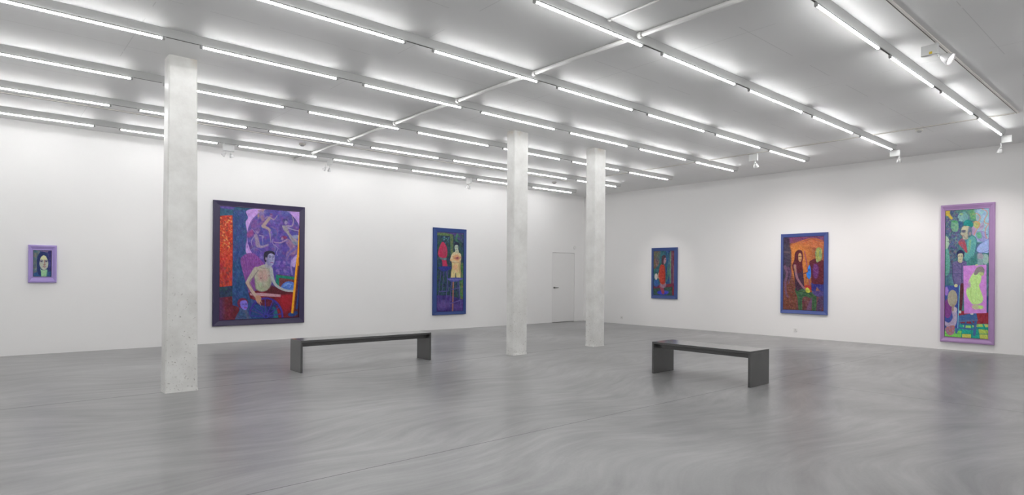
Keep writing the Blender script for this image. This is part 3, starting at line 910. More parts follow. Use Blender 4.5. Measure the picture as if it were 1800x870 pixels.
    c.poly([(362, 388), (366, 360), (396, 349), (424, 358), (428, 376), (410, 366), (392, 370), (384, 388), (378, 416), (368, 414)], (40, 36, 62), vary=6)
    c.poly([(384, 400), (386, 378), (396, 372), (402, 400), (408, 436), (396, 438), (382, 418)], (128, 128, 172), soft=4, alpha=.7)
    c.oval(400, 388, 6, 4, (96, 92, 136), soft=2); c.oval(419, 388, 5, 4, (96, 92, 136), soft=2)
    c.line([(393, 382), (400, 379), (407, 383)], 2, (60, 56, 90), soft=1.2); c.line([(414, 382), (420, 380), (425, 383)], 2, (60, 56, 90), soft=1.2)
    c.line([(413, 388), (417, 404), (411, 408)], 3, (120, 112, 150), soft=1.5)
    c.line([(404, 422), (412, 420), (419, 423)], 5, (140, 84, 130), soft=1.5)
    c.poly([(382, 400), (392, 425), (400, 438), (388, 436), (378, 416)], (120, 116, 160), soft=4, alpha=.8)
    c.oval(376, 398, 5, 9, (150, 130, 160))
    # arms and hand
    c.line([(316, 462), (288, 505), (266, 544)], 30, sk, 24)
    c.line([(266, 544), (295, 595), (326, 640)], 24, (184, 160, 146), 17)
    c.poly([(316, 625), (338, 622), (350, 640), (344, 660), (326, 662), (314, 645)], (182, 136, 112), vary=6)
    for q in ([(322, 655), (330, 668)], [(330, 658), (338, 676)], [(337, 656), (346, 684)], [(344, 648), (352, 666)]):
        c.line(q, 6, (182, 138, 112), 3)
    c.line([(408, 462), (418, 520), (440, 560), (490, 588), (545, 594)], 20, (164, 168, 172), 12)
    c.line([(328, 470), (300, 510), (278, 545), (304, 592)], 4, (92, 70, 96), soft=2, alpha=.7)
    c.line([(250, 545), (282, 600), (314, 640)], 4, (110, 80, 92), soft=2, alpha=.7)
    # child
    c.use(*d)
    c.poly([(285, 815), (322, 700), (360, 655), (430, 665), (470, 720), (495, 815)], (58, 88, 126), vary=12, hue=(74, 78, 120))
    c.line([(420, 670), (440, 740), (455, 800)], 22, (94, 92, 120), soft=4, alpha=.8)
    c.oval(380, 570, 74, 70, (122, 36, 72), vary=10)
    c.poly([(345, 560), (375, 535), (425, 535), (448, 575), (452, 620), (425, 665), (385, 655), (352, 620)], (124, 110, 212), vary=10)
    c.oval(385, 585, 14, 7, (70, 60, 140), soft=3); c.oval(425, 585, 12, 7, (70, 60, 140), soft=3)
    c.line([(408, 590), (416, 612)], 7, (100, 80, 180), soft=3); c.line([(405, 636), (420, 632), (436, 638)], 10, (150, 40, 120), soft=2)
    c.line([(470, 665), (570, 700), (660, 740)], 12, (92, 60, 120), 8, soft=2)
    # yellow pole over everything
    c.use(*cc)
    c.quad([(592, 368), (606, 372), (604, 880), (560, 880)], (238, 162, 26), vary=5)
    c.use(*e)
    c.quad([(562, -60), (592, -60), (530, 711), (497, 709)], (240, 166, 24), vary=5)
    c.line([(592, -60), (532, 708)], 8, (150, 70, 30), soft=3, curve=False)
    return c.brushwork(13, 1.1)
art_wheelchair = paint_wheelchair()

# ---- figure on a stool
def paint_stools():
    c = Canvas(110, 260, [(144, 90), (373, 99), (373, 778), (144, 783)], (44, 76, 92), 3).use(0, 0, 1)
    full = [(130, 70), (390, 70), (390, 800), (130, 800)]
    c.quad(full, (36, 62, 84), vary=18, grain=5, hue=(42, 84, 68))
    c.curls(120, [(145, 130), (370, 130), (370, 640), (145, 640)], [(60, 130, 96), (60, 66, 130), (40, 110, 110), (96, 110, 70)], (2, 5), 1.1, .5)
    c.quad([(140, 85), (380, 85), (380, 118), (280, 112), (140, 100)], (84, 62, 128), vary=10)
    c.poly([(143, 98), (215, 98), (278, 110), (280, 150), (262, 160), (255, 125), (143, 120)], (92, 116, 72), vary=12, round_=False)
    c.quad([(254, 120), (282, 122), (284, 330), (262, 330)], (96, 112, 74), vary=14, hue=(64, 104, 80))
    c.poly([(290, 110), (375, 115), (375, 180), (345, 170), (320, 150), (300, 165)], (66, 62, 116), vary=14, hue=(52, 110, 76))
    c.line([(318, 110), (308, 150), (322, 175)], 20, (66, 136, 84), 10, soft=4, alpha=.7)
    c.dabs(18, [(190, 130), (250, 130), (250, 190), (190, 190)], [(120, 150, 190), (80, 110, 170), (70, 140, 130)], (2, 4), .7)
    c.poly([(345, 390), (375, 380), (375, 660), (340, 640)], (70, 116, 70), vary=20, grain=5, hue=(120, 110, 70))
    c.quad([(140, 640), (250, 640), (375, 680), (390, 800), (130, 800)], (68, 52, 124), vary=14, grain=7, hue=(58, 40, 112))
    c.oval(200, 725, 55, 36, (104, 84, 150), soft=14, alpha=.7)
    c.oval(330, 745, 40, 30, (96, 72, 140), soft=14, alpha=.7)
    # red headless figure
    c.poly([(152, 285), (160, 235), (178, 190), (192, 176), (210, 190), (230, 235), (232, 285), (222, 320), (228, 355), (232, 392), (194, 394), (184, 330), (166, 312)], (180, 46, 84), vary=10)
    c.oval(208, 260, 16, 34, (150, 56, 82), soft=10, alpha=.7)
    c.line([(172, 318), (200, 326), (222, 322)], 14, (92, 112, 124), soft=3); c.oval(213, 325, 12, 9, (104, 140, 140), soft=3)
    c.line([(190, 345), (196, 392)], 5, (120, 40, 90), soft=2)
    # far stool
    for q in ([(182, 405), (170, 520), (156, 690)], [(205, 408), (198, 520), (190, 610)], [(238, 408), (232, 540), (222, 712)], [(222, 408), (236, 520), (242, 600)]):
        c.line(q, 6, (82, 76, 142), soft=1.5)
    c.line([(165, 608), (238, 604)], 7, (82, 76, 142), soft=1.5, curve=False)
    c.poly([(158, 396), (205, 388), (262, 394), (262, 410), (205, 434), (160, 410)], (42, 52, 134), vary=8)
    # pale figure
    sk = (208, 190, 134)
    c.poly([(264, 496), (266, 440), (272, 400), (270, 340), (280, 300), (345, 300), (350, 350), (346, 400), (350, 440), (348, 500), (316, 500), (306, 452), (298, 498)], sk, vary=9, grain=5, hue=(196, 196, 130))
    c.poly([(256, 330), (264, 300), (282, 270), (304, 262), (338, 270), (352, 292), (350, 330), (340, 350), (300, 356), (262, 345)], (206, 190, 150), vary=9)
    c.poly([(280, 300), (320, 285), (340, 310), (325, 345), (290, 330)], (206, 150, 110), soft=5, vary=6)
    c.poly([(298, 318), (322, 306), (332, 322), (314, 336)], (140, 70, 84), soft=3)
    c.line([(260, 335), (300, 330), (332, 348)], 12, (216, 176, 128), soft=2); c.line([(346, 310), (320, 330), (292, 318)], 10, (190, 130, 100), soft=2)
    c.oval(302, 395, 22, 26, (216, 150, 122), soft=8, alpha=.7); c.oval(318, 430, 14, 12, (216, 160, 130), soft=6, alpha=.6)
    c.line([(306, 450), (304, 497)], 6, (60, 70, 80), soft=1.5)
    c.line([(264, 300), (254, 330), (266, 346)], 3, (110, 80, 80), soft=1.5); c.line([(352, 292), (354, 330), (344, 352), (350, 440), (349, 498)], 4, (120, 100, 84), soft=2)
    c.line([(270, 352), (274, 400), (266, 440), (264, 496)], 4, (140, 120, 90), soft=2)
    c.line([(262, 346), (300, 358), (340, 352)], 4, (150, 100, 84), soft=2, alpha=.8)
    c.poly([(330, 365), (346, 370), (346, 440), (336, 440)], (170, 140, 104), soft=5, alpha=.7)
    c.poly([(303, 245), (326, 240), (330, 270), (300, 268)], (176, 176, 150), vary=5)
    c.poly([(290, 206), (295, 184), (314, 176), (330, 188), (332, 212), (326, 228), (296, 226)], (26, 34, 62), vary=5)
    c.poly([(294, 215), (304, 202), (322, 203), (327, 222), (322, 245), (308, 252), (297, 238)], (170, 186, 168), vary=6)
    c.line([(298, 220), (306, 219)], 4, (80, 90, 96), soft=1.5); c.line([(313, 220), (321, 219)], 4, (80, 90, 96), soft=1.5); c.line([(305, 240), (315, 240)], 4, (150, 90, 90), soft=1.5)
    # near stool
    for q, w, col in (([(274, 520), (262, 620), (254, 745)], 8, (84, 76, 142)), ([(334, 515), (340, 620), (353, 742)], 8, (84, 76, 142)),
                      ([(320, 515), (326, 600), (330, 660)], 6, (70, 66, 128)), ([(286, 518), (284, 640), (281, 778)], 12, (166, 108, 92))):
        c.line(q, w, col, soft=1.5)
    c.line([(272, 592), (338, 575)], 7, (84, 76, 142), soft=1.5, curve=False); c.line([(262, 712), (346, 686)], 9, (96, 84, 150), soft=1.5, curve=False)
    c.poly([(236, 492), (300, 486), (364, 490), (364, 503), (320, 520), (270, 522), (236, 503)], (78, 80, 156), vary=8)
    c.line([(240, 500), (300, 506), (360, 499)], 4, (120, 124, 190), soft=1.5)
    return c.brushwork(13, 1.3)
art_stools = paint_stools()

# ---- figure in red seen from the side
def paint_profile():
    c = Canvas(92, 180, [(130, 156), (391, 153), (391, 719), (133, 712)], (44, 92, 106), 4).use(0, 0, 1)
    c.quad([(110, 130), (420, 130), (420, 740), (110, 740)], (44, 92, 108), vary=18, grain=6, hue=(54, 110, 84))
    c.poly([(128, 150), (215, 150), (205, 300), (160, 370), (128, 360)], (120, 92, 84), vary=22, grain=5, hue=(90, 106, 78), stretch=2)
    c.dabs(30, [(128, 150), (215, 150), (205, 300), (128, 360)], [(150, 110, 70), (110, 70, 80), (90, 120, 90)], (1.5, 4), .6)
    c.quad([(285, 150), (358, 150), (356, 580), (290, 580)], (40, 74, 132), vary=20, grain=5, hue=(46, 110, 110), stretch=2.5)
    for k in range(4):
        c.line([(300 + 14 * k, 540 - 30 * k), (312 + 10 * k, 400), (330 + 5 * k, 170)], 9, (110, 150, 90), 3, soft=3, alpha=.5)
    c.line([(350, 155), (346, 350), (344, 575)], 10, (140, 166, 96), soft=3, alpha=.8)
    c.quad([(356, 150), (395, 150), (395, 580), (358, 580)], (112, 62, 80), vary=14, grain=5, stretch=3)
    c.line([(386, 350), (388, 570)], 14, (140, 116, 134), soft=5, alpha=.7)
    c.quad([(128, 595), (395, 565), (395, 610), (128, 640)], (116, 42, 66), vary=10)
    c.quad([(128, 632), (395, 605), (395, 730), (128, 730)], (56, 86, 72), vary=14, grain=6, hue=(50, 70, 90))
    c.poly([(375, 610), (395, 600), (395, 720), (370, 700)], (140, 40, 54), soft=4)
    c.curls(120, [(200, 150), (358, 150), (350, 570), (280, 580), (200, 320)], [(60, 140, 130), (40, 60, 120), (110, 150, 90), (30, 90, 100)], (2, 4), .9, .5)
    c.oval(240, 240, 70, 60, (36, 110, 130), soft=24, alpha=.5)
    c.oval(252, 682, 72, 27, (54, 58, 190), vary=8); c.oval(300, 672, 30, 14, (84, 100, 200), soft=6, alpha=.6)
    c.oval(168, 560, 34, 50, (54, 98, 164), soft=10, vary=12); c.oval(165, 480, 19, 42, (190, 184, 178), vary=16, grain=3)
    c.line([(225, 600), (245, 640), (255, 680)], 42, (150, 66, 88), 40)
    c.poly([(218, 560), (285, 555), (292, 600), (270, 625), (225, 612)], (142, 110, 128), vary=14)
    c.poly([(208, 370), (222, 335), (246, 316), (268, 340), (280, 400), (284, 480), (280, 555), (258, 580), (228, 568), (206, 520), (198, 440)], (182, 62, 42), vary=14, grain=5, hue=(164, 48, 52))
    c.line([(225, 370), (222, 460), (236, 545)], 10, (210, 84, 52), soft=5, alpha=.7); c.line([(272, 380), (276, 480), (266, 560)], 9, (134, 40, 50), soft=4, alpha=.8)
    c.line([(198, 440), (190, 480), (202, 500)], 16, (178, 130, 120), soft=3)
    c.poly([(232, 300), (236, 230), (258, 206), (282, 214), (286, 250), (268, 280), (262, 320), (240, 330)], (72, 46, 62), vary=8)
    c.poly([(264, 258), (284, 240), (292, 275), (280, 312), (264, 320), (258, 290)], (168, 124, 136), vary=8)
    c.line([(276, 268), (288, 266)], 6, (90, 60, 84), soft=2)
    return c.brushwork(13, 1.4)
art_profile = paint_profile()

# ---- two figures under an orange sky
def paint_orange():
    c = Canvas(140, 250, [(83, 116), (445, 104), (445, 773), (85, 762)], (166, 98, 56), 5).use(0, 0, 1)
    c.quad([(70, 90), (460, 90), (460, 790), (70, 790)], (160, 92, 56), vary=16, grain=5, hue=(140, 80, 62))
    c.quad([(75, 95), (460, 95), (460, 150), (330, 120), (200, 165), (75, 175)], (122, 66, 106), vary=12, grain=8)
    c.poly([(150, 185), (230, 150), (330, 122), (410, 135), (460, 165), (460, 220), (300, 200), (160, 215)], (188, 104, 62), vary=12, grain=6)
    c.line([(240, 160), (300, 140), (340, 128), (400, 150), (450, 150)], 6, (120, 70, 90), soft=3, alpha=.7)
    c.poly([(150, 200), (270, 180), (330, 240), (320, 460), (270, 560), (160, 560), (140, 350)], (204, 122, 54), vary=14, grain=5, soft=30, alpha=.85)
    c.oval(190, 260, 50, 60, (222, 140, 60), soft=26, alpha=.7)
    c.poly([(80, 420), (190, 500), (220, 640), (230, 780), (80, 780)], (120, 70, 58), vary=16, grain=4, soft=12)
    c.poly([(230, 650), (450, 600), (450, 780), (230, 780)], (110, 66, 70), vary=16, grain=5, soft=10)
    hat = [(80, 380), (230, 430), (330, 480), (450, 640), (450, 780), (80, 780)]
    c.curls(420, hat, [(90, 52, 44), (186, 104, 54), (70, 56, 60), (120, 60, 76), (84, 84, 56)], (1.5, 3), .9, .5)
    c.curls(200, [(80, 120), (150, 160), (160, 420), (80, 480)], [(40, 40, 66), (100, 80, 100), (120, 90, 70)], (1.5, 3.5), .9, .5)
    c.curls(220, [(150, 130), (450, 130), (450, 330), (150, 330)], [(206, 120, 60), (150, 80, 60), (120, 96, 60), (180, 84, 50)], (2, 4), .9, .4)
    c.curls(70, [(140, 400), (200, 500), (200, 700), (100, 740), (120, 420)], [(90, 80, 60), (150, 80, 60), (80, 60, 70)], (2, 4), 1, .5)
    # dark figure, left
    c.poly([(80, 110), (130, 120), (140, 200), (150, 260), (150, 440), (130, 500), (80, 480)], (68, 56, 78), vary=14, grain=5, soft=8)
    c.line([(100, 190), (128, 240), (130, 330), (105, 390)], 44, (74, 64, 84), 34, soft=5)
    c.line([(88, 245), (140, 250)], 16, (108, 92, 100), soft=3); c.oval(112, 150, 20, 32, (64, 48, 74), soft=4)
    c.line([(98, 380), (120, 440), (104, 520), (112, 620), (128, 650)], 28, (116, 84, 112), 14, soft=3)
    c.line([(130, 390), (150, 440), (130, 530)], 22, (104, 72, 104), 10, soft=3)
    # seated woman
    c.poly([(190, 575), (258, 570), (350, 596), (382, 640), (378, 768), (346, 768), (334, 668), (262, 652), (256, 768), (226, 768), (214, 660)], (66, 104, 66), vary=14, grain=5, hue=(54, 84, 74))
    c.poly([(178, 385), (250, 380), (264, 450), (272, 560), (240, 582), (204, 592), (190, 500)], (70, 42, 66), vary=10)
    c.poly([(188, 262), (214, 232), (248, 240), (260, 300), (254, 345), (258, 400), (240, 430), (200, 436), (172, 410), (164, 370), (184, 318)], (98, 30, 46), vary=8)
    c.poly([(218, 268), (236, 256), (248, 280), (246, 320), (234, 336), (220, 320)], (198, 152, 104), vary=8)
    c.line([(222, 288), (232, 286)], 5, (80, 44, 40), soft=1.5); c.line([(240, 286), (246, 286)], 4, (80, 44, 40), soft=1.5); c.line([(230, 318), (240, 318)], 4, (120, 50, 50), soft=1.5)
    c.line([(188, 370), (196, 430), (214, 490), (262, 560), (292, 590)], 26, (150, 104, 118), 14, soft=2)
    c.line([(186, 372), (190, 420)], 12, (176, 140, 96), soft=4, alpha=.8)
    c.poly([(280, 545), (325, 552), (348, 590), (330, 606), (290, 580)], (178, 50, 48), vary=10)
    c.poly([(286, 575), (304, 566), (326, 590), (320, 610), (300, 614), (288, 600)], (196, 196, 66), vary=8)
    c.line([(164, 370), (184, 318), (190, 260), (214, 232), (248, 240), (260, 300)], 4, (60, 24, 40), soft=2, alpha=.8)
    c.line([(180, 400), (190, 500), (204, 590)], 5, (46, 36, 60), soft=2, alpha=.8); c.line([(214, 410), (226, 480), (276, 556)], 4, (70, 40, 60), soft=2, alpha=.8)
    c.line([(220, 600), (300, 612), (352, 640)], 5, (44, 70, 52), soft=2, alpha=.8); c.line([(262, 600), (330, 590), (350, 610)], 8, (110, 150, 70), soft=4, alpha=.6)
    c.line([(240, 660), (244, 768)], 6, (50, 76, 56), soft=3, alpha=.7); c.line([(352, 660), (362, 768)], 6, (50, 76, 56), soft=3, alpha=.7)
    # standing man
    c.poly([(336, 520), (445, 520), (446, 605), (412, 590), (386, 560), (372, 602), (338, 592)], (46, 46, 122), vary=8, round_=False)
    for k in range(7):
        c.line([(345 + 15 * k, 522), (346 + 15 * k, 596)], 4, (84, 84, 160), soft=1.5, curve=False, alpha=.6)
    c.poly([(345, 600), (450, 600), (450, 650), (380, 640)], (84, 70, 132), vary=10, soft=4)
    c.poly([(290, 780), (320, 690), (345, 650), (330, 780)], (110, 74, 110), vary=10, soft=4); c.poly([(400, 660), (450, 640), (450, 700), (420, 780), (385, 780)], (84, 62, 96), vary=10, soft=4)
    c.poly([(316, 345), (340, 318), (380, 308), (425, 318), (448, 350), (448, 520), (400, 534), (342, 522), (334, 440)], (96, 30, 46), vary=10)
    c.poly([(352, 365), (385, 355), (402, 400), (396, 460), (372, 490), (350, 450)], (108, 54, 118), vary=14, soft=6)
    c.poly([(368, 265), (376, 222), (400, 206), (424, 220), (430, 270), (424, 315), (404, 330), (384, 342), (374, 310)], (146, 152, 84), vary=18, grain=3, hue=(84, 120, 130), stretch=3)
    for k in range(6):
        c.line([(380 + 8 * k, 228), (376 + 9 * k, 290), (380 + 8 * k, 330)], 3, (186, 186, 90), soft=1.2, alpha=.7)
    c.line([(272, 240), (296, 360), (322, 540)], 6, (138, 62, 112), soft=1.5)
    c.line([(266, 442), (300, 430)], 12, (110, 60, 60), soft=2, curve=False); c.line([(300, 440), (285, 520)], 4, (100, 60, 60), soft=1.5, curve=False)
    c.poly([(318, 362), (330, 400), (332, 460), (318, 490), (298, 470), (292, 436), (306, 425), (302, 400)], (46, 128, 222), vary=6)
    c.oval(314, 408, 4, 10, (40, 50, 90))
    return c.brushwork(18, 0.3)
art_orange = paint_orange()

# ---- crowd of heads
def paint_crowd():
    c = Canvas(140, 400, [(1660.6, 370.7), (1737.2, 366.4), (1737.2, 595.8), (1661.2, 591.3)], (74, 120, 136), 6)
    f = (1630, 340, 3.107); g = (1650, 360, 7.25); h = (1650, 480, 6.69)
    c.use(*f)
    c.quad([(80, 70), (350, 70), (350, 810), (80, 810)], (66, 112, 132), vary=20, grain=8, hue=(60, 128, 118))
    c.use(*g)
    dark = [(78, 70), (300, 60), (260, 400), (240, 600), (180, 760), (160, 870), (78, 870)]
    c.poly(dark, (66, 94, 124), vary=24, grain=5, hue=(88, 84, 134), soft=10)
    c.curls(260, dark, [(140, 140, 110), (50, 70, 130), (90, 160, 150), (150, 90, 90), (46, 56, 110), (120, 170, 130), (100, 84, 150)], (2, 6), 1.2, .65)
    c.poly([(76, 68), (130, 72), (135, 120), (170, 170), (150, 190), (110, 150), (76, 130)], (206, 176, 62), vary=12, soft=3)
    c.poly([(380, 60), (470, 52), (500, 120), (480, 190), (400, 190), (370, 120)], (96, 164, 110), vary=16, grain=6, soft=8)
    c.poly([(450, 50), (640, 45), (640, 470), (560, 480), (470, 470), (430, 380), (480, 200)], (146, 182, 210), vary=12, grain=8, hue=(140, 200, 200), soft=6)
    c.oval(300, 80, 90, 25, (90, 160, 130), soft=10, alpha=.7)
    # petals
    c.oval(440, 330, 34, 62, (170, 142, 182), vary=8); c.oval(480, 255, 46, 50, (176, 182, 112), vary=12)
    c.oval(540, 280, 30, 54, (164, 156, 190), vary=8, rot=20); c.oval(500, 170, 34, 50, (150, 176, 190), vary=8)
    c.poly([(470, 345), (585, 350), (600, 440), (545, 475), (470, 440)], (146, 150, 206), vary=10); c.poly([(470, 370), (520, 350), (540, 420), (490, 430)], (100, 176, 140), vary=10, soft=5)
    for q in ([(430, 130), (480, 115), (520, 160), (500, 215)], [(430, 225), (475, 220), (515, 262), (490, 300), (460, 350), (440, 410)], [(540, 55), (600, 85), (606, 130), (572, 200), (590, 240), (625, 246), (590, 310), (586, 380), (610, 430), (635, 432)]):
        c.line(q, 9, (222, 130, 96), soft=2, alpha=.9)
    for q in ([(520, 300), (560, 260), (560, 210)], [(470, 350), (530, 340), (600, 360)], [(540, 350), (560, 410), (610, 440)]):
        c.line(q, 5, (140, 110, 160), soft=2, alpha=.8)
    c.oval(608, 382, 6, 6, (40, 50, 80))
    # heads
    c.oval(320, 155, 66, 66, (104, 160, 162), vary=12, hue=(116, 170, 180))
    c.poly([(235, 140), (265, 110), (300, 120), (310, 180), (290, 215), (245, 210), (248, 180), (230, 165)], (124, 176, 176), vary=10); c.oval(280, 120, 20, 12, (150, 190, 110), soft=5)
    c.line([(340, 95), (378, 140), (370, 190)], 9, (70, 84, 130), soft=3); c.line([(258, 142), (275, 140)], 6, (60, 90, 120), soft=2)
    c.oval(262, 255, 36, 44, (48, 84, 130), vary=10)
    c.poly([(152, 210), (200, 204), (240, 230), (245, 300), (225, 345), (170, 340), (155, 310), (145, 280)], (104, 160, 132), vary=12, hue=(130, 176, 130))
    c.line([(160, 262), (190, 262)], 8, (70, 110, 110), soft=3); c.line([(165, 312), (185, 312)], 6, (90, 110, 110), soft=3); c.poly([(150, 206), (210, 200), (240, 225), (180, 228)], (70, 150, 100), vary=10)
    c.poly([(362, 450), (430, 396), (474, 440), (470, 540), (450, 640), (405, 706), (345, 718), (316, 660), (350, 560)], (86, 164, 162), vary=10, hue=(104, 180, 170))
    for k in range(7):
        c.line([(385 + 11 * k, 440), (380 + 10 * k, 560), (345 + 14 * k, 690)], 4, (70, 140, 156), soft=1.5, alpha=.6)
    c.line([(395, 460), (385, 560), (370, 620)], 22, (160, 190, 110), 8, soft=6, alpha=.7)
    c.line([(430, 400), (476, 450), (468, 560), (440, 660), (390, 716), (330, 722)], 6, (50, 96, 130), soft=2)
    c.poly([(244, 480), (290, 428), (330, 470), (362, 590), (345, 616), (300, 560), (262, 520)], (162, 76, 94), vary=20, grain=3, hue=(110, 90, 130))
    c.line([(262, 500), (310, 500), (345, 600)], 14, (190, 60, 70), soft=4, alpha=.8)
    c.poly([(280, 310), (300, 280), (345, 265), (395, 280), (415, 330), (400, 380), (370, 400), (365, 440), (300, 440), (292, 400), (275, 385), (268, 365), (282, 345)], (172, 170, 146), vary=10)
    c.poly([(300, 285), (345, 268), (385, 282), (370, 320), (310, 322)], (190, 186, 152), vary=6, soft=6)
    c.poly([(380, 280), (415, 300), (415, 370), (385, 400), (365, 370)], (92, 110, 134), vary=10, soft=5)
    c.oval(310, 345, 24, 13, (80, 84, 110), soft=4); c.line([(290, 332), (330, 330)], 9, (70, 74, 100), soft=3); c.line([(288, 400), (312, 400)], 8, (150, 90, 96), soft=3); c.oval(392, 372, 14, 22, (160, 140, 140), soft=3)
    c.poly([(308, 245), (328, 205), (372, 194), (415, 226), (428, 262), (420, 288), (370, 274), (320, 272)], (14, 138, 132), vary=10)
    c.oval(345, 225, 24, 14, (40, 166, 160), soft=6, alpha=.7)
    c.curls(70, [(300, 60), (480, 60), (430, 230), (330, 100)], [(70, 140, 110), (170, 200, 110), (60, 120, 140)], (3, 7), 1.0, .5)
    c.curls(70, [(250, 620), (120, 560), (160, 780), (230, 760)], [(60, 60, 110), (140, 90, 80), (90, 130, 130)], (2, 6), 1.1, .6)
    c.line([(280, 350), (268, 368), (276, 388), (292, 400), (296, 432)], 5, (74, 70, 90), soft=2); c.line([(280, 312), (300, 280), (345, 264)], 5, (110, 110, 100), soft=2)
    c.line([(235, 140), (230, 165), (246, 185), (244, 210)], 5, (50, 84, 110), soft=2); c.line([(152, 212), (144, 280), (156, 312), (170, 342)], 5, (50, 90, 100), soft=2)
    c.line([(320, 410), (345, 432), (370, 400)], 8, (110, 104, 110), soft=4, alpha=.7)
    # wing and pale heads, right
    c.poly([(478, 580), (500, 525), (560, 475), (640, 435), (640, 600), (560, 618), (500, 612)], (154, 178, 232), vary=8)
    c.line([(490, 605), (545, 616), (640, 585)], 5, (90, 100, 180), soft=2); c.line([(480, 560), (520, 505), (635, 436)], 5, (100, 100, 180), soft=2)
    c.oval(522, 672, 46, 54, (164, 154, 176), vary=14, hue=(150, 180, 176)); c.poly([(490, 700), (550, 700), (560, 780), (490, 780)], (130, 164, 170), vary=10)
    c.oval(592, 700, 36, 66, (144, 184, 178), vary=12); c.line([(565, 640), (620, 650), (625, 740)], 6, (200, 206, 200), soft=2)
    c.line([(478, 660), (495, 625), (540, 622)], 7, (120, 110, 160), soft=2)
    c.poly([(350, 730), (470, 640), (480, 760), (350, 780)], (62, 130, 126), vary=14, soft=6)
    # profile and robe, left
    c.poly([(76, 555), (112, 556), (138, 680), (140, 770), (128, 880), (76, 880)], (78, 148, 136), vary=14, grain=4, hue=(100, 160, 150))
    c.poly([(76, 412), (106, 412), (124, 450), (122, 480), (134, 500), (122, 520), (112, 552), (76, 556)], (156, 184, 162), vary=8); c.line([(108, 470), (120, 468)], 6, (80, 110, 110), soft=2)
    # boy
    c.use(*f)
    c.poly([(134, 388), (150, 374), (175, 368), (205, 372), (216, 396), (216, 480), (190, 520), (150, 508), (138, 450)], (106, 96, 148), vary=10, hue=(90, 84, 136))
    c.line([(146, 400), (140, 450), (152, 500)], 12, (96, 88, 140), soft=3); c.line([(186, 390), (188, 500)], 3, (70, 64, 110), soft=1.5)
    c.poly([(180, 505), (200, 500), (196, 560), (188, 640), (176, 640)], (92, 40, 50), vary=8)
    c.poly([(168, 352), (186, 352), (190, 374), (178, 382), (166, 374)], (176, 172, 140), vary=5)
    c.poly([(158, 340), (160, 322), (176, 310), (194, 316), (200, 334), (196, 350), (162, 352)], (32, 40, 86), vary=6)
    c.poly([(164, 340), (172, 330), (190, 330), (194, 348), (188, 366), (177, 373), (168, 362)], (188, 184, 148), vary=6)
    c.line([(168, 344), (175, 343)], 3, (70, 70, 90), soft=1.2); c.line([(182, 344), (189, 343)], 3, (70, 70, 90), soft=1.2); c.line([(175, 361), (183, 361)], 3, (150, 90, 90), soft=1.2)
    c.line([(134, 388), (138, 450), (150, 510)], 3, (54, 50, 90), soft=1.5); c.line([(160, 372), (180, 384), (202, 374)], 3, (70, 64, 110), soft=1.2)
    c.curls(60, [(136, 390), (214, 390), (212, 490), (150, 500)], [(80, 76, 130), (130, 116, 160), (90, 100, 140)], (2, 4), .9, .5)
    # seam line across the picture
    c.line([(93, 440), (336, 437)], 2, (40, 66, 96), soft=1, curve=False, alpha=.7)
    # wall behind, red wainscot and tiled floor
    c.quad([(315, 560), (345, 560), (345, 660), (315, 660)], (34, 74, 118), vary=10)
    c.quad([(160, 640), (345, 652), (345, 716), (160, 720)], (150, 36, 52), vary=12, grain=4, stretch=3)
    c.quad([(80, 705), (200, 712), (350, 712), (350, 812), (80, 812)], (26, 164, 142), vary=10)
    tiles = [((95, 752), (190, 750), (186, 790), (95, 785), (120, 204, 88)), ((192, 766), (240, 768), (240, 795), (192, 790), (196, 196, 84)),
             ((280, 740), (330, 745), (336, 765), (284, 765), (176, 200, 84)), ((284, 768), (336, 768), (338, 800), (288, 797), (186, 196, 84)),
             ((245, 715), (300, 713), (306, 728), (250, 730), (170, 210, 96)), ((310, 714), (340, 715), (340, 730), (318, 730), (190, 204, 100)),
             ((195, 720), (240, 722), (240, 735), (200, 735), (150, 210, 100)), ((80, 715), (110, 722), (105, 745), (80, 745), (170, 200, 100))]
    for p0, p1, p2, p3, col in tiles:
        c.quad([p0, p1, p2, p3], col, vary=8)
    for q in ([(240, 715), (246, 800)], [(275, 714), (290, 800)], [(306, 712), (340, 800)], [(200, 738), (340, 740)], [(95, 765), (340, 768)], [(190, 745), (190, 795)]):
        c.line(q, 1.5, (20, 90, 90), soft=1, curve=False, alpha=.8)
    # blue stool
    st = (58, 98, 156)
    for q, w in (([(180, 690), (160, 758)], 13), ([(266, 690), (258, 770)], 15), ([(215, 690), (205, 730)], 9), ([(235, 690), (270, 735)], 9)):
        c.line(q, w, st, soft=1.2, curve=False)
    c.line([(176, 735), (262, 742)], 9, st, soft=1.2, curve=False); c.line([(188, 712), (262, 716)], 8, (50, 84, 140), soft=1.2, curve=False)
    c.quad([(170, 668), (268, 652), (276, 690), (172, 698)], st, vary=8); c.line([(172, 700), (274, 692)], 8, (88, 106, 150), soft=1.2, curve=False)
    c.oval(180, 648, 7, 8, (190, 196, 200)); c.oval(244, 658, 9, 5, (200, 196, 190))
    # pink panel with the pale back
    c.quad([(195, 397), (321, 391), (324, 653), (202, 657)], (206, 132, 218), vary=7, grain=10)
    c.poly([(243, 446), (262, 428), (284, 436), (294, 456), (290, 486), (282, 505), (296, 545), (304, 575), (296, 598), (268, 606), (246, 604), (224, 575), (212, 540), (218, 516), (232, 508), (224, 488), (232, 466)], (190, 232, 140), vary=6)
    c.poly([(218, 520), (236, 510), (232, 480), (225, 492)], (178, 150, 190), soft=4, alpha=.8)
    c.line([(240, 520), (236, 560), (252, 600)], 4, (160, 210, 110), soft=3, alpha=.8); c.line([(262, 440), (268, 500), (262, 590)], 3, (170, 216, 130), soft=2, alpha=.7)
    c.oval(268, 620, 24, 14, (190, 190, 150), soft=4); c.oval(292, 622, 14, 10, (180, 228, 120), soft=3)
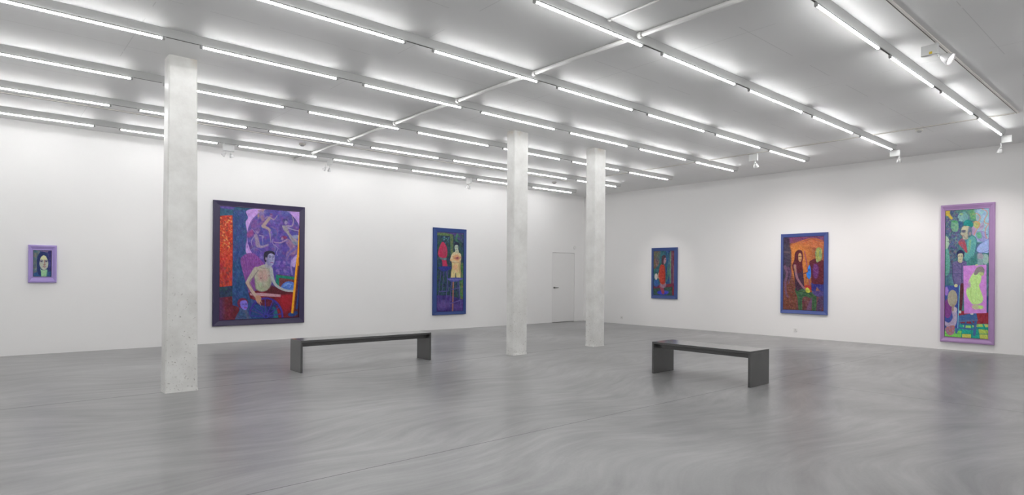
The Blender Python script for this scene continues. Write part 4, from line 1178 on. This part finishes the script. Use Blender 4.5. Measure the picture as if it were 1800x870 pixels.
    c.poly([(254, 444), (260, 420), (276, 402), (298, 402), (310, 418), (308, 440), (296, 450), (284, 432), (268, 446)], (138, 128, 132), vary=12, grain=3)
    c.poly([(280, 432), (302, 434), (306, 446), (292, 452)], (176, 196, 130), soft=3)
    c.oval(268, 393, 8, 5, (190, 200, 150))
    # child picture, lower left
    c.quad([(80, 505), (176, 503), (168, 735), (80, 745)], (56, 76, 158), vary=8)
    c.oval(104, 535, 12, 24, (150, 110, 200), soft=3); c.oval(112, 630, 24, 52, (122, 56, 134), vary=6)
    c.poly([(140, 610), (155, 628), (164, 668), (158, 715), (130, 742), (96, 716), (92, 696), (120, 706), (140, 680), (134, 640)], (170, 156, 186), vary=14, grain=4)
    c.poly([(100, 735), (150, 722), (146, 766), (116, 772)], (156, 110, 140), vary=14, hue=(180, 110, 90))
    c.oval(150, 636, 14, 16, (186, 176, 190), vary=10)
    c.oval(138, 574, 27, 46, (168, 162, 140), vary=8)
    for k in range(6):
        c.line([(124 + 6 * k, 535), (120 + 8 * k, 575), (134 + 3 * k, 618)], 2, (132, 122, 104), soft=1.2, alpha=.6)
    c.line([(142, 612), (140, 640)], 9, (150, 130, 110), soft=2, curve=False)
    c.line([(176, 505), (168, 735)], 4, (112, 196, 214), soft=1.2, curve=False)
    c.oval(156, 505, 10, 9, (196, 192, 140))
    return c.brushwork(11, 0.8, 1.04, 1.05)
art_crowd = paint_crowd()


# ------------------------------------------------------------------ framed pictures
def canvas_material(gloss=0.45):
    m, nt, b = new_mat('oil paint on canvas')
    at = N(nt, 'ShaderNodeAttribute', attribute_name='paint')
    nt.links.new(at.outputs['Color'], b.inputs['Base Color'])
    nz = N(nt, 'ShaderNodeTexNoise'); nz.inputs['Scale'].default_value = 60
    tc = N(nt, 'ShaderNodeTexCoord'); nt.links.new(tc.outputs['Object'], nz.inputs['Vector'])
    bp = N(nt, 'ShaderNodeBump'); bp.inputs['Strength'].default_value = 0.15; bp.inputs['Distance'].default_value = 0.003
    nt.links.new(nz.outputs['Fac'], bp.inputs['Height']); nt.links.new(bp.outputs['Normal'], b.inputs['Normal'])
    b.inputs['Roughness'].default_value = gloss
    b.inputs['Specular IOR Level'].default_value = 0.35
    return m
M_CANVAS = canvas_material()
M_GAP = plain('dark shadow gap board', (24, 22, 34), 0.8)

def framed_picture(wall, h0, h1, z0, z1, border, art, frame_rgb, profile, label, streak=None, slip=None):
    """wall 'left' faces -y (h runs along x), 'right' faces -x (h runs along -y).
    border: (left, right, top, bottom) widths of the moulding; profile: (inset 0..1, height) pairs"""
    W, Hh = abs(h1 - h0), z1 - z0
    if wall == 'left':
        M = Matrix.Translation((h0, YF, z0)) @ Matrix(((1, 0, 0, 0), (0, 0, -1, 0), (0, 1, 0, 0), (0, 0, 0, 1)))
    else:
        M = Matrix.Translation((XR, h0, z0)) @ Matrix(((0, 0, -1, 0), (-1, 0, 0, 0), (0, 1, 0, 0), (0, 0, 0, 1)))
    root = empty('framed_painting', M.to_translation(), label, 'painting', 'paintings on the walls')
    root.rotation_euler = M.to_euler()
    bl, br, bt, bb = border
    fm = plain('frame lacquer', frame_rgb, 0.38, noise=0.16 if streak is None else streak, nscale=5.0)
    # moulding: one profile swept round four mitred corners
    bm = bmesh.new(); rings = []
    for t, hgt in profile:
        x0, x1, y0, y1 = bl * t, W - br * t, bb * t, Hh - bt * t
        rings.append([bm.verts.new(p) for p in ((x0, y0, hgt), (x1, y0, hgt), (x1, y1, hgt), (x0, y1, hgt))])
    for a, b in zip(rings, rings[1:]):
        for k in range(4):
            bm.faces.new((a[k], a[(k + 1) % 4], b[(k + 1) % 4], b[k]))
    link('frame', bm, fm, root)
    # backing board: the dark gap round the canvas
    bm = bmesh.new(); add_box(bm, bl * 0.9, W - br * 0.9, bb * 0.9, Hh - bt * 0.9, 0.003, 0.012)
    link('backing_board', bm, M_GAP, root)
    # stretched canvas: a shallow block whose face carries the picture
    g = 0.007
    x0, x1, y0, y1 = bl + g, W - br - g, bb + g, Hh - bt - g
    nx, ny = art.nx, art.ny
    px = x0 + (x1 - x0) * (np.arange(nx) / (nx - 1)); py = y1 - (y1 - y0) * (np.arange(ny) / (ny - 1))
    GX, GY = np.meshgrid(px, py); zc = 0.030
    co = np.stack([GX, GY, np.full_like(GX, zc)], -1).reshape(-1, 3)
    idx = np.arange(nx * ny).reshape(ny, nx)
    quads = np.stack([idx[:-1, :-1], idx[1:, :-1], idx[1:, 1:], idx[:-1, 1:]], -1).reshape(-1, 4).tolist()
    border_i = list(idx[0, :]) + list(idx[1:, -1]) + list(idx[-1, -2::-1]) + list(idx[-2:0:-1, 0])
    n = len(co); low = co[border_i].copy(); low[:, 2] = 0.012
    co = np.vstack([co, low]); m = len(border_i)
    for k in range(m):
        k2 = (k + 1) % m
        quads.append([int(border_i[k]), int(border_i[k2]), n + k2, n + k])
    me = bpy.data.meshes.new('canvas')
    me.from_pydata(co.tolist(), [], quads)
    ca = me.color_attributes.new('paint', 'FLOAT_COLOR', 'POINT')
    rgb = art.finish().reshape(-1, 3); rgb = np.vstack([rgb, rgb[border_i]])
    ca.data.foreach_set('color', np.hstack([rgb, np.ones((len(rgb), 1))]).astype(np.float32).ravel())
    me.materials.append(M_CANVAS); me.update()
    o = bpy.data.objects.new('canvas', me); COL.objects.link(o); o.parent = root
    # slip: thin inner lip of the frame
    if slip:
        bm = bmesh.new(); s = 0.006
        outer = [(bl - s, bb - s), (W - br + s, bb - s), (W - br + s, Hh - bt + s), (bl - s, Hh - bt + s)]
        inner = [(bl, bb), (W - br, bb), (W - br, Hh - bt), (bl, Hh - bt)]
        zt = profile[-2][1]
        A = [bm.verts.new((x, y, zt + 0.003)) for x, y in outer]; B = [bm.verts.new((x, y, zt + 0.003)) for x, y in inner]
        C = [bm.verts.new((x, y, 0.008)) for x, y in inner]; D = [bm.verts.new((x, y, zt - 0.004)) for x, y in outer]
        for k in range(4):
            k2 = (k + 1) % 4
            bm.faces.new((A[k], A[k2], B[k2], B[k])); bm.faces.new((B[k], B[k2], C[k2], C[k])); bm.faces.new((A[k2], A[k], D[k], D[k2]))
        link('inner_slip', bm, plain('slip lacquer', slip, 0.35), root)
    return root

PLAIN_FRAME = [(0, 0), (0, 0.046), (0.04, 0.05), (0.16, 0.05), (0.30, 0.046), (0.86, 0.036), (1.0, 0.035), (1.0, 0.004)]
DEEP_FRAME = [(0, 0), (0, 0.044), (0.05, 0.05), (0.30, 0.052), (0.38, 0.048), (0.82, 0.032), (0.9, 0.036), (1.0, 0.036), (1.0, 0.004)]
framed_picture('left', 0.624, 1.005, 1.204, 1.834, (0.064, 0.068, 0.085, 0.098), art_portrait, (166, 146, 208), DEEP_FRAME,
               'small lavender framed portrait of a pale dark haired face, left of the nearest pillar', 0.05, (188, 172, 226))
framed_picture('left', 3.480, 5.326, 0.339, 2.835, (0.122, 0.107, 0.103, 0.112), art_wheelchair, (50, 42, 76), PLAIN_FRAME,
               'largest painting, dark purple frame, bare chested man in a wheelchair with a yellow pole', 0.10, (84, 62, 104))
framed_picture('left', 8.662, 9.695, 0.374, 2.599, (0.112, 0.078, 0.102, 0.080), art_stools, (40, 66, 128), PLAIN_FRAME,
               'tall narrow blue framed painting of a pale figure standing on a stool', 0.08)
framed_picture('right', 10.383, 9.553, 0.790, 2.199, (0.056, 0.094, 0.086, 0.090), art_profile, (54, 76, 134), PLAIN_FRAME,
               'small blue framed painting of a figure in red turned sideways, beside the farthest pillar', 0.08)
framed_picture('right', 6.700, 5.646, 0.558, 2.415, (0.052, 0.080, 0.076, 0.082), art_orange, (70, 86, 148), PLAIN_FRAME,
               'blue framed painting with glowing orange sky and two figures, on the right wall', 0.12)
framed_picture('right', 3.515, 2.663, 0.154, 2.829, (0.068, 0.088, 0.104, 0.098), art_crowd, (172, 138, 186), DEEP_FRAME,
               'tall lavender framed painting with a crowd of heads, at far right', 0.10, (200, 160, 206))

# ------------------------------------------------------------------ camera
cam_d = bpy.data.cameras.new('camera')
cam_d.sensor_fit = 'HORIZONTAL'; cam_d.sensor_width = 36.0
cam_d.lens = 36.0 * 1074.02 / 1800.0
cam_d.shift_x = 0.0
cam_d.shift_y = (486.67 - 435.0) / 1800.0
cam_d.clip_start = 0.05
cam = bpy.data.objects.new('camera', cam_d); COL.objects.link(cam)
r_ = Vector((0.75309, -0.65787, 0.00758)); u_ = Vector((-0.00571, 0.00499, 0.99997)); f_ = Vector((0.65789, 0.75311, 0.0))
cam.matrix_world = Matrix(((r_.x, u_.x, -f_.x, 0), (r_.y, u_.y, -f_.y, 0), (r_.z, u_.z, -f_.z, EYE), (0, 0, 0, 1)))
scene.camera = cam

# ------------------------------------------------------------------ world and colour
w = bpy.data.worlds.new('world'); scene.world = w; w.use_nodes = True
w.node_tree.nodes['Background'].inputs[0].default_value = (0.9, 0.95, 1, 1)
w.node_tree.nodes['Background'].inputs[1].default_value = 0.02
vs = scene.view_settings
vs.view_transform = 'Standard'; vs.look = 'None'; vs.gamma = 1.0; vs.use_curve_mapping = False
vs.exposure = 0.0
scene.cycles.use_denoising = True
scene.cycles.caustics_reflective = False
scene.cycles.blur_glossy = 0.5
scene.cycles.max_bounces = 10
scene.cycles.diffuse_bounces = 6
scene.cycles.use_light_tree = True
scene.cycles.sample_clamp_indirect = 6.0
